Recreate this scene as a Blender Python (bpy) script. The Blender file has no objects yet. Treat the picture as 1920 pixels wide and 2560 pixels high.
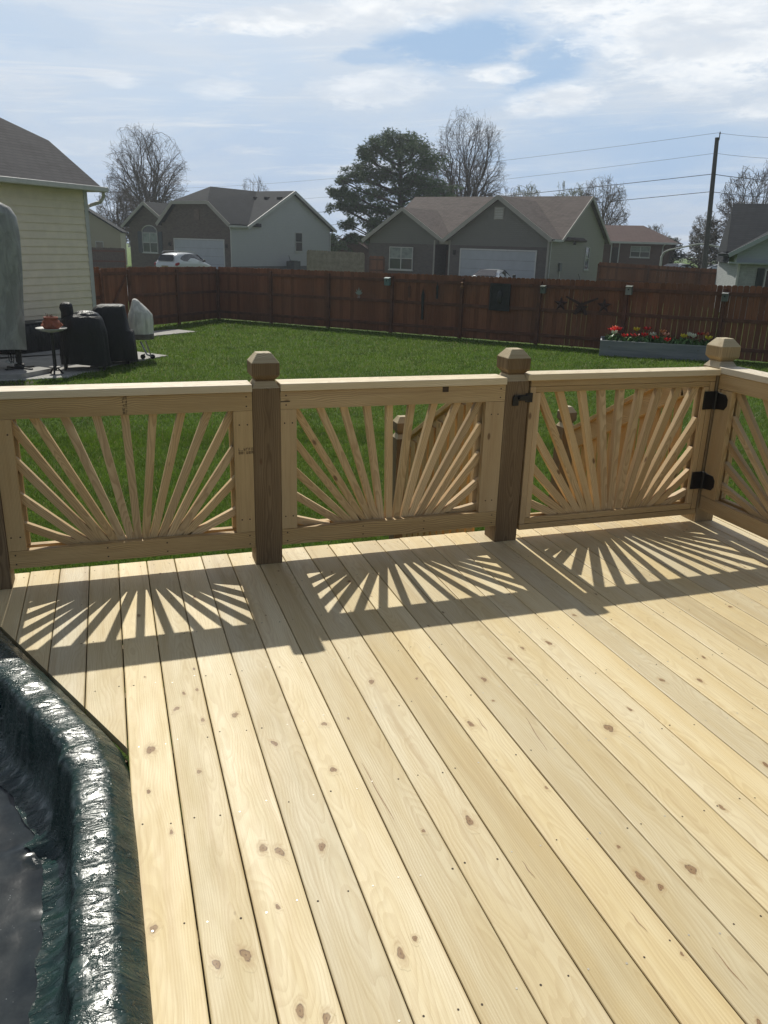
import bpy, bmesh, math, random
import numpy as np
from mathutils import Vector, Matrix

SC = bpy.context.scene
COL = SC.collection
R = math.radians

# ------------------------------------------------------------------ helpers
class MB:
    """collects shapes and links them as ONE mesh object"""
    def __init__(s, o=(0, 0, 0)):
        s.v = []; s.f = []; s.m = []; s.o = o; s.at = {}
    def poly(s, pts, m=0):
        b = len(s.v); s.v.extend([tuple(p) for p in pts]); s.f.append(tuple(range(b, b + len(pts)))); s.m.append(m)
    def box(s, x0, x1, y0, y1, z0, z1, m=0):
        b = len(s.v)
        s.v += [(x0, y0, z0), (x1, y0, z0), (x1, y1, z0), (x0, y1, z0), (x0, y0, z1), (x1, y0, z1), (x1, y1, z1), (x0, y1, z1)]
        for q in ((0, 3, 2, 1), (4, 5, 6, 7), (0, 1, 5, 4), (1, 2, 6, 5), (2, 3, 7, 6), (3, 0, 4, 7)):
            s.f.append(tuple(b + i for i in q)); s.m.append(m)
    def bar(s, p, q, w, h, up=(0, 0, 1), m=0):
        p = Vector(p); q = Vector(q); d = (q - p).normalized(); a = d.cross(Vector(up))
        if a.length < 1e-4: a = Vector((1, 0, 0))
        a.normalize(); c = a.cross(d).normalized(); a *= w / 2; c *= h / 2
        b = len(s.v)
        for P in (p, q):
            for k in (-a - c, a - c, a + c, -a + c): s.v.append(tuple(P + k))
        for qd in ((0, 1, 2, 3), (7, 6, 5, 4), (0, 4, 5, 1), (1, 5, 6, 2), (2, 6, 7, 3), (3, 7, 4, 0)):
            s.f.append(tuple(b + i for i in qd)); s.m.append(m)
    def tube(s, p, q, r0, r1, n=8, m=0, caps=True):
        p = Vector(p); q = Vector(q); d = (q - p)
        if d.length < 1e-6: return
        d.normalize(); a = d.orthogonal().normalized(); c = d.cross(a); b = len(s.v)
        for P, r in ((p, r0), (q, r1)):
            for i in range(n):
                t = 2 * math.pi * i / n; s.v.append(tuple(P + (a * math.cos(t) + c * math.sin(t)) * r))
        for i in range(n):
            j = (i + 1) % n; s.f.append((b + i, b + j, b + n + j, b + n + i)); s.m.append(m)
        if caps:
            s.f.append(tuple(b + i for i in reversed(range(n)))); s.m.append(m)
            s.f.append(tuple(b + n + i for i in range(n))); s.m.append(m)
    def path(s, pts, r, n=6, m=0):
        for a, b in zip(pts, pts[1:]): s.tube(a, b, r, r, n, m)
    def rings(s, R_, m=0, cap0=False, cap1=False, closed=True):
        b = len(s.v); n = len(R_[0])
        for r in R_: s.v.extend([tuple(p) for p in r])
        for k in range(len(R_) - 1):
            for i in range(n if closed else n - 1):
                j = (i + 1) % n
                s.f.append((b + k * n + i, b + k * n + j, b + (k + 1) * n + j, b + (k + 1) * n + i)); s.m.append(m)
        if cap0: s.f.append(tuple(b + i for i in reversed(range(n)))); s.m.append(m)
        if cap1: s.f.append(tuple(b + (len(R_) - 1) * n + i for i in range(n))); s.m.append(m)
    def lathe(s, prof, c=(0, 0, 0), n=20, m=0, cap=True):
        s.rings([[(c[0] + r * math.cos(2 * math.pi * i / n), c[1] + r * math.sin(2 * math.pi * i / n), c[2] + z) for i in range(n)] for r, z in prof], m, cap, cap)
    def prism(s, pts, ax, a, b_, m=0):
        """polygon pts (2D) extruded along axis ax from a to b_"""
        def P(u, w, t):
            return (t, u, w) if ax == 'x' else (u, t, w) if ax == 'y' else (u, w, t)
        n = len(pts); b = len(s.v)
        for t in (a, b_):
            for (u, w) in pts: s.v.append(P(u, w, t))
        for i in range(n):
            j = (i + 1) % n; s.f.append((b + i, b + j, b + n + j, b + n + i)); s.m.append(m)
        s.f.append(tuple(b + i for i in reversed(range(n)))); s.m.append(m)
        s.f.append(tuple(b + n + i for i in range(n))); s.m.append(m)
    def build(s, name, mat, parent=None, smooth=False, bevel=0, fix=True):
        me = bpy.data.meshes.new(name)
        o = s.o
        vs = s.v if o == (0, 0, 0) else [(x - o[0], y - o[1], z - o[2]) for x, y, z in s.v]
        me.from_pydata(vs, [], s.f)
        mats = mat if isinstance(mat, (list, tuple)) else [mat]
        for k in mats: me.materials.append(k)
        if len(mats) > 1: me.polygons.foreach_set('material_index', s.m)
        for an, vals in s.at.items():
            a = me.attributes.new(an, 'FLOAT', 'POINT'); a.data.foreach_set('value', vals)
        if fix:
            bm = bmesh.new(); bm.from_mesh(me); bmesh.ops.recalc_face_normals(bm, faces=bm.faces); bm.to_mesh(me); bm.free()
        if smooth: me.polygons.foreach_set('use_smooth', [True] * len(me.polygons))
        ob = bpy.data.objects.new(name, me); COL.objects.link(ob)
        if parent: ob.parent = parent
        if bevel:
            md = ob.modifiers.new('bevel', 'BEVEL'); md.width = bevel; md.segments = 2; md.limit_method = 'ANGLE'; md.angle_limit = R(35)
        return ob

def tag(o, label=None, cat=None, group=None, kind=None):
    if label: o['label'] = label
    if cat: o['category'] = cat
    if group: o['group'] = group
    if kind: o['kind'] = kind
    return o
def thing(name, label, cat, loc=(0, 0, 0), rz=0, group=None):
    o = bpy.data.objects.new(name, None); COL.objects.link(o)
    o.location = loc; o.rotation_euler = (0, 0, rz); o.empty_display_size = .2
    return tag(o, label, cat, group)
def copy_tree(o, parent=None):
    c = o.copy(); COL.objects.link(c)
    if parent: c.parent = parent
    for ch in [x for x in bpy.data.objects if x.parent == o]: copy_tree(ch, c)
    return c

# ------------------------------------------------------------------ node helpers
class NT:
    def __init__(s, mat):
        s.t = mat.node_tree; s.n = s.t.nodes; s.l = s.t.links
    def node(s, typ, **kw):
        n = s.n.new(typ)
        for k, v in kw.items(): setattr(n, k, v)
        return n
    def put(s, sock, val):
        if hasattr(val, 'is_output'): s.l.new(val, sock)
        elif val is not None: sock.default_value = val
    def m(s, op, a, b=None, c=None, clamp=False):
        n = s.node('ShaderNodeMath', operation=op, use_clamp=clamp)
        s.put(n.inputs[0], a); s.put(n.inputs[1], b)
        if c is not None: s.put(n.inputs[2], c)
        return n.outputs[0]
    def vm(s, op, a, b=None):
        n = s.node('ShaderNodeVectorMath', operation=op); s.put(n.inputs[0], a); s.put(n.inputs[1], b)
        return n.outputs['Value'] if op in ('LENGTH', 'DOT_PRODUCT', 'DISTANCE') else n.outputs[0]
    def sep(s, v):
        n = s.node('ShaderNodeSeparateXYZ'); s.put(n.inputs[0], v); return n.outputs
    def comb(s, x, y, z):
        n = s.node('ShaderNodeCombineXYZ'); s.put(n.inputs[0], x); s.put(n.inputs[1], y); s.put(n.inputs[2], z); return n.outputs[0]
    def noise(s, vec, scale=5, detail=2, rough=.5, dist=0):
        n = s.node('ShaderNodeTexNoise'); s.put(n.inputs['Vector'], vec); n.inputs['Scale'].default_value = scale
        n.inputs['Detail'].default_value = detail; n.inputs['Roughness'].default_value = rough; n.inputs['Distortion'].default_value = dist
        return n.outputs[0]
    def vor(s, vec, scale=5, rand=1, feature='F1'):
        n = s.node('ShaderNodeTexVoronoi', feature=feature); s.put(n.inputs['Vector'], vec); n.inputs['Scale'].default_value = scale
        n.inputs['Randomness'].default_value = rand; return n.outputs
    def mix(s, f, a, b, mode='MIX'):
        n = s.node('ShaderNodeMix', data_type='RGBA', blend_type=mode)
        s.put(n.inputs[0], f)
        for k, v in ((6, a), (7, b)):
            if isinstance(v, tuple) and len(v) == 3: v = v + (1,)
            s.put(n.inputs[k], v)
        return n.outputs[2]
    def ss(s, v, a, b, lo=0., hi=1.):
        n = s.node('ShaderNodeMapRange', interpolation_type='SMOOTHSTEP'); s.put(n.inputs[0], v)
        for i, x in enumerate((a, b, lo, hi)): n.inputs[1 + i].default_value = x
        return n.outputs[0]
    def attr(s, name):
        n = s.node('ShaderNodeAttribute'); n.attribute_name = name; return n.outputs['Fac']
    def bump(s, h, strength=.3, dist=.01):
        n = s.node('ShaderNodeBump'); s.put(n.inputs['Height'], h); n.inputs['Strength'].default_value = strength; n.inputs['Distance'].default_value = dist
        return n.outputs[0]

def base_mat(name, rough=.6, spec=.5):
    m = bpy.data.materials.new(name); m.use_nodes = True
    nt = NT(m); b = nt.n['Principled BSDF']; b.inputs['Roughness'].default_value = rough
    b.inputs['Specular IOR Level'].default_value = spec
    return m, nt, b
def plain(name, col, rough=.6, var=.15, scale=6, metal=0, spec=.5, bump=0, dirt=None):
    m, nt, b = base_mat(name, rough, spec)
    tc = nt.node('ShaderNodeTexCoord').outputs['Object']
    n = nt.noise(tc, scale, 4, .6)
    f = nt.ss(n, .3, .7)
    c0 = tuple(x * (1 - var) for x in col); c1 = tuple(min(1, x * (1 + var)) for x in col)
    c = nt.mix(f, c0, c1)
    if dirt:
        n2 = nt.noise(tc, scale * .3, 5, .7); c = nt.mix(nt.ss(n2, .5, .75, 0, .6), c, dirt)
    nt.put(b.inputs['Base Color'], c); b.inputs['Metallic'].default_value = metal
    if bump: nt.put(b.inputs['Normal'], nt.bump(nt.noise(tc, scale * 8, 3), bump, .01))
    return m

def wood(name, axis, light, mid, dark, rough=.55, ringf=150, tint=.25, spec=.3, knotd=.085, contrast=.5):
    m, nt, b = base_mat(name, rough, spec)
    tc = nt.node('ShaderNodeTexCoord').outputs['Object']
    rnd = nt.node('ShaderNodeObjectInfo').outputs['Random']
    x, y, z = nt.sep(tc)
    if axis == 'Y': a, bb, l = x, z, y
    elif axis == 'X': a, bb, l = y, z, x
    else: a, bb, l = x, y, z
    off = nt.m('MULTIPLY', rnd, 91.7)
    l = nt.m('ADD', l, off)
    r2 = nt.m('FRACT', nt.m('MULTIPLY', rnd, 17.31)); r3 = nt.m('FRACT', nt.m('MULTIPLY', rnd, 53.77))
    wv = nt.comb(nt.m('MULTIPLY', a, 3.), nt.m('MULTIPLY', bb, 3.), nt.m('MULTIPLY', l, .9))
    w1 = nt.m('SUBTRACT', nt.noise(wv, 1.3, 2, .5), .5)
    w2 = nt.m('SUBTRACT', nt.noise(nt.vm('ADD', wv, (7, 3, 9)), 2.6, 2, .5), .5)
    fl = nt.m('FRACT', nt.m('MULTIPLY', l, .0)) # keeps graph simple
    if axis == 'Y': a0 = nt.m('SUBTRACT', a, nt.attr('bx'))
    else: a0 = a
    aa = nt.m('ADD', nt.m('ADD', a0, nt.m('MULTIPLY', nt.m('SUBTRACT', r2, .5), .12)), nt.m('MULTIPLY', w1, .07))
    b2 = nt.m('ADD', nt.m('ADD', bb, nt.m('ADD', .025, nt.m('MULTIPLY', r3, .07))), nt.m('MULTIPLY', w2, .09))
    r = nt.m('SQRT', nt.m('ADD', nt.m('MULTIPLY', aa, aa), nt.m('MULTIPLY', b2, b2)))
    kn = nt.attr('knot')
    r = nt.m('ADD', r, nt.m('MULTIPLY', nt.m('POWER', kn, 1.6), .030))
    fr = nt.m('FRACT', nt.m('MULTIPLY', r, ringf))
    ring = nt.m('MULTIPLY', nt.ss(fr, .25, .85), nt.ss(fr, 1., .9))
    fib = nt.noise(nt.comb(nt.m('MULTIPLY', a, 260.), nt.m('MULTIPLY', bb, 260.), nt.m('MULTIPLY', l, 7.)), 1., 2, .6)
    big = nt.noise(nt.comb(nt.m('MULTIPLY', a, 9.), nt.m('MULTIPLY', bb, 9.), nt.m('MULTIPLY', l, 1.1)), 1., 3, .6)
    c = nt.mix(nt.ss(big, .32, .68), light, mid)
    c = nt.mix(nt.m('MULTIPLY', ring, contrast), c, dark)
    c = nt.mix(nt.ss(fib, .42, .75, 0, .28), c, dark)
    streak = nt.noise(nt.comb(nt.m('MULTIPLY', nt.m('ADD', a, nt.m('MULTIPLY', w1, .05)), 26.), nt.m('MULTIPLY', bb, 26.), nt.m('MULTIPLY', l, .55)), 1., 3, .6)
    c = nt.mix(nt.ss(streak, .50, .78, 0, .55), c, dark)
    # per-piece tone
    tone = nt.m('ADD', 1 - tint / 2, nt.m('MULTIPLY', r2, tint))
    c = nt.mix(1., c, nt.comb(tone, nt.m('MULTIPLY', tone, nt.m('ADD', .97, nt.m('MULTIPLY', r3, .05))), nt.m('MULTIPLY', tone, nt.m('ADD', .9, nt.m('MULTIPLY', r3, .2)))), 'MULTIPLY')
    # small scattered pin knots
    kv = nt.comb(nt.m('MULTIPLY', a, 7.), nt.m('MULTIPLY', bb, 7.), nt.m('MULTIPLY', l, 3.2))
    kd = nt.vor(kv, 1., 1)[0]
    c = nt.mix(nt.ss(kd, knotd, knotd * .45, 0, .8), c, (.13, .065, .03))
    # explicit knots
    nt_k = .92
    halo = nt.ss(kn, .02, .52, 0, .55); core = nt.ss(nt.m('ADD', kn, nt.m('MULTIPLY', nt.m('SUBTRACT', nt.noise(tc, 130, 2), .5), .16)), .54, .66, 0, nt_k)
    core = nt.m('MULTIPLY', core, nt.ss(nt.noise(tc, 3.7, 2), .36, .58, .85, 1.))
    kr = nt.m('FRACT', nt.m('ADD', nt.m('MULTIPLY', kn, 11.), nt.m('MULTIPLY', big, 1.5)))
    halo = nt.m('MULTIPLY', halo, nt.ss(nt.noise(tc, 55, 2), .3, .65, .25, 1.))
    # dull stains and scuffs
    stn = nt.noise(nt.comb(nt.m('MULTIPLY', a, 2.2), bb, nt.m('MULTIPLY', l, 1.4)), 1., 6, .72)
    c = nt.mix(nt.ss(stn, .52, .72, 0, .22), c, (.40, .33, .20))
    c = nt.mix(halo, c, (.44, .30, .15))
    c = nt.mix(core, c, nt.mix(nt.ss(kr, .3, .8), (.34, .20, .09), (.13, .065, .032)))
    rimk = nt.m('MULTIPLY', nt.ss(kn, .50, .59), nt.ss(kn, .70, .61))
    c = nt.mix(nt.m('MULTIPLY', nt.m('ADD', nt.m('MULTIPLY', rimk, nt.ss(nt.noise(tc, 40, 3), .35, .6)), nt.ss(kn, .90, .97)), .7), c, (.10, .05, .028))
    nt.put(b.inputs['Base Color'], c)
    h = nt.m('ADD', nt.m('MULTIPLY', ring, .6), fib)
    nt.put(b.inputs['Normal'], nt.bump(h, .25, .0012))
    rr = nt.ss(nt.noise(nt.comb(nt.m('MULTIPLY', a, 14.), bb, nt.m('MULTIPLY', l, 3.)), 1., 4, .6), .35, .7, rough - .05, rough + .08)
    nt.put(b.inputs['Roughness'], rr)
    return m

W_DECK = wood('deck_pine', 'Y', (.715, .615, .395), (.64, .515, .285), (.44, .31, .15), .54, 150, .26, .30, .05, .24)
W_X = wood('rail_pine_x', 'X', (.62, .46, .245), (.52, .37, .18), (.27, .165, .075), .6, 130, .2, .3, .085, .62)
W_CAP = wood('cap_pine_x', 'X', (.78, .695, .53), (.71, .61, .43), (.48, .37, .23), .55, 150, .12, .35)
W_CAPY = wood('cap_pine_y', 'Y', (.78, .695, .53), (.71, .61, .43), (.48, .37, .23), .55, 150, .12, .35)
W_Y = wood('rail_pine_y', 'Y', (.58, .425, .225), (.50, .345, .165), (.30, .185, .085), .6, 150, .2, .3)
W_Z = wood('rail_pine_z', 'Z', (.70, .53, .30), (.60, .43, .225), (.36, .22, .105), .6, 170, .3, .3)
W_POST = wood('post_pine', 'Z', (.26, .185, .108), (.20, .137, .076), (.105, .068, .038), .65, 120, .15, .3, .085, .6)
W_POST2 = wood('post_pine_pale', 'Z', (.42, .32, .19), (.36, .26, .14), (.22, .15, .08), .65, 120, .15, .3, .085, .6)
W_PICKET = wood('picket_gold', 'Z', (.56, .38, .17), (.50, .31, .12), (.33, .18, .07), .6, 150, .2, .3)
END = wood('post_end_grain', 'X', (.62, .55, .40), (.52, .44, .30), (.30, .22, .13), .7, 260, .1, .2, .02, .8)
BLACK = plain('black_metal', (.012, .011, .012), .45, .2, 20)
SCREW = plain('screw_metal', (.50, .46, .38), .4, .1, 30, .3)
HOLE = plain('screw_hole', (.06, .04, .025), .8)
STAMP = plain('stamp_ink', (.05, .03, .02), .8)
GAPM = plain('joist_wood', (.20, .14, .07), .8)

# sun direction: shadows run toward -Y, 0.95 m per metre of height
SUNDIR = Vector((.02, .95, 1.0)).normalized()
def GZ(x, y):
    x = max(-30, min(45, x)); y = max(-30, min(45, y))
    return -1.062 + .0118 * x - .0035 * y

# ------------------------------------------------------------------ deck
PIT = .1427
YE = .203
def cut_y(x):  # diagonal pool edge
    return -.408 - 2.148 * (x + .22)
KN = [(0.357, -1.521, 0.02), (0.5, -1.685, 0.0089), (0.66, -1.388, 0.0167), (0.763, -1.601, 0.0142), (0.34, -1.742, 0.0085), (0.393, -1.946, 0.008), (0.635, -2.085, 0.0144), (0.68, -2.112, 0.0157), (0.795, -2.128, 0.0145), (0.633, -2.307, 0.0084), (0.324, -2.286, 0.0137), (0.535, -2.43, 0.0178), (0.622, -2.613, 0.0145), (0.449, -2.435, 0.0131), (0.674, -2.648, 0.0123), (1.206, -1.304, 0.0146), (1.387, -1.33, 0.0074), (1.247, -2.15, 0.0168), (0.938, -2.504, 0.0092), (0.882, -2.536, 0.0135), (1.829, -1.287, 0.0137), (1.917, -1.215, 0.0101), (2.052, -1.204, 0.0164), (1.454, -1.682, 0.0151), (1.643, -1.41, 0.0149), (1.934, -1.845, 0.0238), (2.082, -1.759, 0.0106), (1.595, -2.491, 0.0155), (1.636, -2.542, 0.0115), (1.761, -2.511, 0.0184), (2.632, -1.5, 0.0101), (2.338, -1.611, 0.0114), (2.486, -1.657, 0.0134), (1.615, -2.376, 0.0068), (2.328, -2.184, 0.0128), (1.597, -2.947, 0.0084), (1.422, -0.335, 0.0118), (0.496, -1.191, 0.0087), (0.439, -1.29, 0.0134), (0.551, -1.179, 0.0088), (0.918, -1.798, 0.0136), (0.955, -1.535, 0.0132), (3.118, -1.109, 0.0117), (2.292, -0.989, 0.0111), (0.548, -1.39, 0.0099), (2.028, -2.322, 0.0103), (1.554, -2.74, 0.0058), (1.098, -2.151, 0.0068), (1.563, -2.079, 0.0075), (0.362, -0.462, 0.0124), (0.624, -0.324, 0.011)]
rk = random.Random(5)
SPLITS = [(1.635, -2.737, 1.633, -2.878), (1.505, -2.585, 1.509, -2.662), (1.677, -1.681, 1.646, -1.917), (1.502, -1.645, 1.501, -1.745), (1.017, -1.772, 1.03, -2.1), (1.319, -2.34, 1.323, -2.419)]
while len(KN) < 72:
    c = (rk.uniform(.35, 3.9), rk.uniform(-3.4, .1), rk.uniform(.003, .008))
    if all(math.hypot(c[0] - q[0], c[1] - q[1]) > .12 for q in KN): KN.append(c)
deck = thing('deck', 'new pale pine deck of long boards with a clipped corner around the covered pool', 'deck', (2, -2, 0))
JO = [.13, -.27, -.68, -1.085, -1.49, -1.90, -2.305, -2.71, -3.12, -3.53]
NB = 29
for k in range(-4, NB):
    g = .0011 + .0012 * rk.random()
    x0 = k * PIT + g; x1 = (k + 1) * PIT - g
    mb = MB((2, -2, 0)); yb = -4.9
    bz = rk.uniform(-.0006, .0006)
    r = .0045
    if k < 2:
        c0, c1 = cut_y(x0), cut_y(x1)
        c0 = min(c0, YE - .02); c1 = min(c1, YE - .02)
        if k == -4: pass
    else: c0 = c1 = yb
    ye = YE + rk.uniform(-.004, .004)
    # cross-section with rounded top edges
    sec = [(x0, -.032), (x0, -r), (x0 + r * .3, -r * .3), (x0 + r, 0), (x1 - r, 0), (x1 - r * .3, -r * .3), (x1, -r), (x1, -.032)]
    def yc(x): return c0 + (c1 - c0) * (x - x0) / (x1 - x0)
    mb.rings([[(x, yc(x), z + bz) for x, z in sec], [(x, ye - .004, z + bz) for x, z in sec], [(x, ye, min(z, -.004) + bz) for x, z in sec]], 0, True, True)
    nv0 = len(mb.v); kn = [0.] * nv0
    for ki, (kx, ky, kr) in enumerate(KN):
        if not (k * PIT <= kx < (k + 1) * PIT) or ky < max(c0, c1) + .03: continue
        R0 = min(kr * 1.8 + .0015, (x1 - x0) / 2 - .008); kx = max(x0 + R0 + .005, min(x1 - R0 - .005, kx))
        n = 20; b = len(mb.v); ph = rk.random() * 6; fr = [1, .8, .6, .45, .3, .15, 0.02]
        el = rk.uniform(1.15, 1.9); sk = rk.uniform(-.25, .25)
        for f_ in fr:
            for i in range(n):
                t = 2 * math.pi * i / n; w = 1 + .16 * math.sin(2 * t + ph) + .12 * math.sin(3 * t + 2 * ph) + .05 * math.sin(7 * t + ph)
                dx = R0 * f_ * math.cos(t) * w / 1.2; dy = R0 * f_ * math.sin(t) * w * (el if f_ > .5 else (1 + el) / 2)
                mb.v.append((kx + dx, ky + dy + dx * sk * 2, bz + .00012 + .000012 * (ki % 25))); kn.append(1 - f_)
        for q in range(len(fr) - 1):
            for i in range(n):
                j = (i + 1) % n; mb.f.append((b + q * n + i, b + q * n + j, b + (q + 1) * n + j, b + (q + 1) * n + i)); mb.m.append(0)
        mb.f.append(tuple(b + (len(fr) - 1) * n + i for i in range(n))); mb.m.append(0)
    for (ax, ay, bx_, by) in SPLITS:
        if not (k * PIT <= (ax + bx_) / 2 < (k + 1) * PIT): continue
        n = 14; b = len(mb.v); sh = max(0, x0 + .012 - min(ax, bx_)) - max(0, max(ax, bx_) - x1 + .012)
        for s_ in (-1, 0, 1):
            for i in range(n + 1):
                u = i / n; w = .0016 * math.sin(math.pi * u) + .0002; mb.v.append((ax + (bx_ - ax) * u + s_ * w * 2.2 + .0015 * math.sin(u * 9) + sh, ay + (by - ay) * u, bz + .0003)); kn.append(.94 if s_ == 0 and 0 < i < n else .0)
        for s_ in range(2):
            for i in range(n): q = b + s_ * (n + 1) + i; mb.f.append((q, q + 1, q + n + 2, q + n + 1)); mb.m.append(0)
    for jy in JO:
        if jy < max(c0, c1) + .03 or jy > ye: continue
        for dx in (.026 + rk.uniform(-.008, .008), x1 - x0 - .026 + rk.uniform(-.008, .008)):
            b = len(mb.v); rr = rk.uniform(.0024, .0034); jj = jy + rk.uniform(-.015, .015); hole = 2 if rk.random() < (.5 if jy < -1 else .7) else 1
            for i in range(8):
                t = math.pi * i / 4; mb.v.append((x0 + dx + rr * math.cos(t), jj + rr * math.sin(t), bz + .0007))
            mb.f.append(tuple(b + i for i in range(8))); mb.m.append(hole); kn += [0.] * 8
    mb.at = {'knot': kn, 'bx': [(x0 + x1) / 2 - 2] * len(mb.v)}
    mb.build('deck_board', [W_DECK, SCREW, HOLE], deck)
for jy in JO:
    mb = MB((2, -2, 0)); xa = -.5 if jy > -.3 else (-.22 - (jy + .408) / 2.148 + .05 if jy > -1.45 else .33)
    mb.box(xa, 4.1, jy - .019, jy + .019, -.22, -.036); mb.build('joist', GAPM, deck)
mb = MB((2, -2, 0)); mb.box(-.6, 4.1, YE - .05, YE - .012, -.24, -.035); mb.build('rim_joist', W_X, deck)
mb = MB((2, -2, 0)); mb.box(4.1, 4.135, -4.9, YE - .012, -.24, -.035); mb.build('rim_joist', W_Y, deck)
mb = MB((2, -2, 0)); mb.bar((.27, -1.52, -.13), (-.44, .0, -.13), .03, .19); mb.build('rim_joist', GAPM, deck)
mb = MB((2, -2, 0)); mb.box(.305, .33, -4.9, -1.5, -.22, -.036); mb.build('rim_joist', GAPM, deck)
for x, y in ((.95, .1), (2.4, .1), (3.9, .1), (3.9, -2.2)):
    mb = MB((2, -2, 0)); mb.box(x - .07, x + .07, y - .07, y + .07 - .03, -1.15, -.24); mb.build('footing_post', GAPM, deck)

# ------------------------------------------------------------------ railing posts
def post(x, y, z0, zs, label, mat=W_POST, w=.14, lift=0):
    t = thing('railing_post', label, 'post', (x, y, z0), 0, 'railing posts of the deck and stairs')
    h = w / 2; zs = zs - z0
    def sq(hh, z, ch=0):
        if ch == 0: return [(-hh, -hh, z), (hh, -hh, z), (hh, hh, z), (-hh, hh, z)]
    prof = [(h, 0), (h, zs), (h * .70, zs + .032), (h * .70, zs + .038)]
    mb = MB(); mb.rings([sq(a, z) for a, z in prof], 0, True, True)
    mb.m = [1 if 4 <= i < 8 else 0 for i in range(len(mb.f))]
    mb.build('shaft', [mat, END], t, bevel=.003)
    prof = [(h * .70, zs + .0385), (h * .74, zs + .042), (h, zs + .062), (h, zs + .124), (h * .5, zs + .170)]
    mb = MB(); mb.rings([sq(a, z) for a, z in prof], 0, True, True)
    mb.m = [1 if (12 <= i < 16 or i == 17) else 0 for i in range(len(mb.f))]
    mb.build('finial', [mat, END], t, bevel=.004)
    return t
ZS = .94
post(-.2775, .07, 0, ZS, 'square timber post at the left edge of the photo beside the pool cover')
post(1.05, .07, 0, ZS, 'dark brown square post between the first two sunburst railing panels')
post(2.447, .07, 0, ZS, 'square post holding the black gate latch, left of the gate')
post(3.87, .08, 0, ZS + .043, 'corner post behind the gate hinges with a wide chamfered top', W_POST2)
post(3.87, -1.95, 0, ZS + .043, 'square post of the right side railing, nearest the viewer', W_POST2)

# ------------------------------------------------------------------ railing panels
def glyphs(mb, x, z, y, cols, rows, s, seed, axis='xz'):
    r_ = random.Random(seed)
    for i in range(cols):
        for j in range(rows):
            cx = x + i * s * 1.5; cz = z + j * s * 2.1
            for (a, b, c, d) in ((0, 0, .25, 1.6), (.75, 0, 1, 1.6), (0, 1.3, 1, 1.6), (0, .65, 1, .9), (0, 0, 1, .25)):
                if r_.random() < .62: mb.poly([(cx + a * s, y, cz + b * s), (cx + c * s, y, cz + b * s), (cx + c * s, y, cz + d * s), (cx + a * s, y, cz + d * s)])
def slat(parent, org, xa, za, xb, zb, y, w=.034, th=.032, mat=None, flip=False):
    """angled slat in its own local frame, long axis local Z"""
    d = Vector((xb - xa, 0, zb - za)); L = d.length; d.normalize()
    mb = MB(); mb.box(-w / 2, w / 2, -th / 2, th / 2, 0, L)
    o = mb.build('slat', mat or W_Z, parent, bevel=.002)
    ax = Vector((0, 1, 0)); xx = ax.cross(d)
    M = Matrix((xx, ax, d)).transposed().to_4x4(); M.translation = Vector((xa, y, za)) - Vector(org)
    o.matrix_basis = M
    return o
def panel(x0, x1, slats, label, wl=.089, wr=.089, caps=True, zc=.925, st=(False, False)):
    org = ((x0 + x1) / 2, .05, .1)
    t = thing('balustrade', label, 'railing', org, 0, 'sunburst railing panels')
    e = .0015
    def B(n, mat, *a, bev=.003):
        mb = MB(org); mb.box(*a); return mb.build(n, mat, t, bevel=bev)
    def BS(n, mat, *a, pts=()):
        mb = MB(org); mb.box(*a)
        for (sx, sz) in pts:
            b = len(mb.v); mb.v += [(sx + .0042 * math.cos(q * math.pi / 4), a[2] - .0006, sz + .0042 * math.sin(q * math.pi / 4)) for q in range(8)]; mb.f.append(tuple(range(b, b + 8))); mb.m.append(1)
        return mb.build(n, [mat, HOLE], t)
    B('cap_rail', W_CAP, x0 + .001, x1 - .001, -.012, .132, zc, zc + .037)
    BS('top_rail', W_X, x0 + e, x1 - e, .002, .038, zc - .094, zc - .003, pts=[(x, zc - .048 + q) for x in (x0 + .03, x1 - .03) for q in (-.024, .024)])
    BS('bottom_rail', W_X, x0 + e, x1 - e, .002, .038, .101, .190, pts=[(x, .145 + q) for x in (x0 + .03, x1 - .03, x0 + .45, x1 - .45) for q in (-.022, .024)])
    B('back_rail', W_X, x0 + e, x1 - e, .078, .114, zc - .094, zc - .003)
    B('back_rail', W_X, x0 + e, x1 - e, .078, .114, .101, .190)
    BS('stile', W_Z, x0 + e, x0 + wl, .002, .038, .1915, zc - .0955, pts=[(x0 + wl / 2 + q, z) for z in (.26, .76) for q in (-.02, .02)])
    BS('stile', W_Z, x1 - wr, x1 - e, .002, .038, .1915, zc - .0955, pts=[(x1 - wr / 2 + q, z) for z in (.26, .76) for q in (-.02, .02)])
    B('back_stile', W_Z, x0 + e, x0 + wl + .012, .078, .114, .1915, zc - .0955)
    B('back_stile', W_Z, x1 - wr - .012, x1 - e, .078, .114, .1915, zc - .0955)
    for i, (xa, za, xb, zb) in enumerate(slats):
        # extend both ends behind the frame
        d = Vector((xa - xb, za - zb)).normalized()
        k = (zb - .150) / max(d.y, .25) if d.y > .05 else .03; k = min(k, .06)
        slat(t, org, xb - d.x * k, zb - d.y * k, xa + d.x * .035, za + d.y * .035, .058, .038)
    return t
S1 = [(-0.126, 0.3, 0.097, 0.188), (-0.129, 0.445, 0.144, 0.192), (-0.132, 0.62, 0.199, 0.187), (-0.128, 0.789, 0.235, 0.188), (-0.025, 0.813, 0.279, 0.189), (0.107, 0.811, 0.316, 0.19), (0.246, 0.81, 0.357, 0.195), (0.373, 0.813, 0.393, 0.192), (0.502, 0.812, 0.43, 0.188), (0.634, 0.808, 0.467, 0.189), (0.76, 0.806, 0.509, 0.19), (0.872, 0.793, 0.551, 0.191), (0.874, 0.605, 0.593, 0.192), (0.878, 0.449, 0.636, 0.197), (0.881, 0.292, 0.687, 0.197)]
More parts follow.
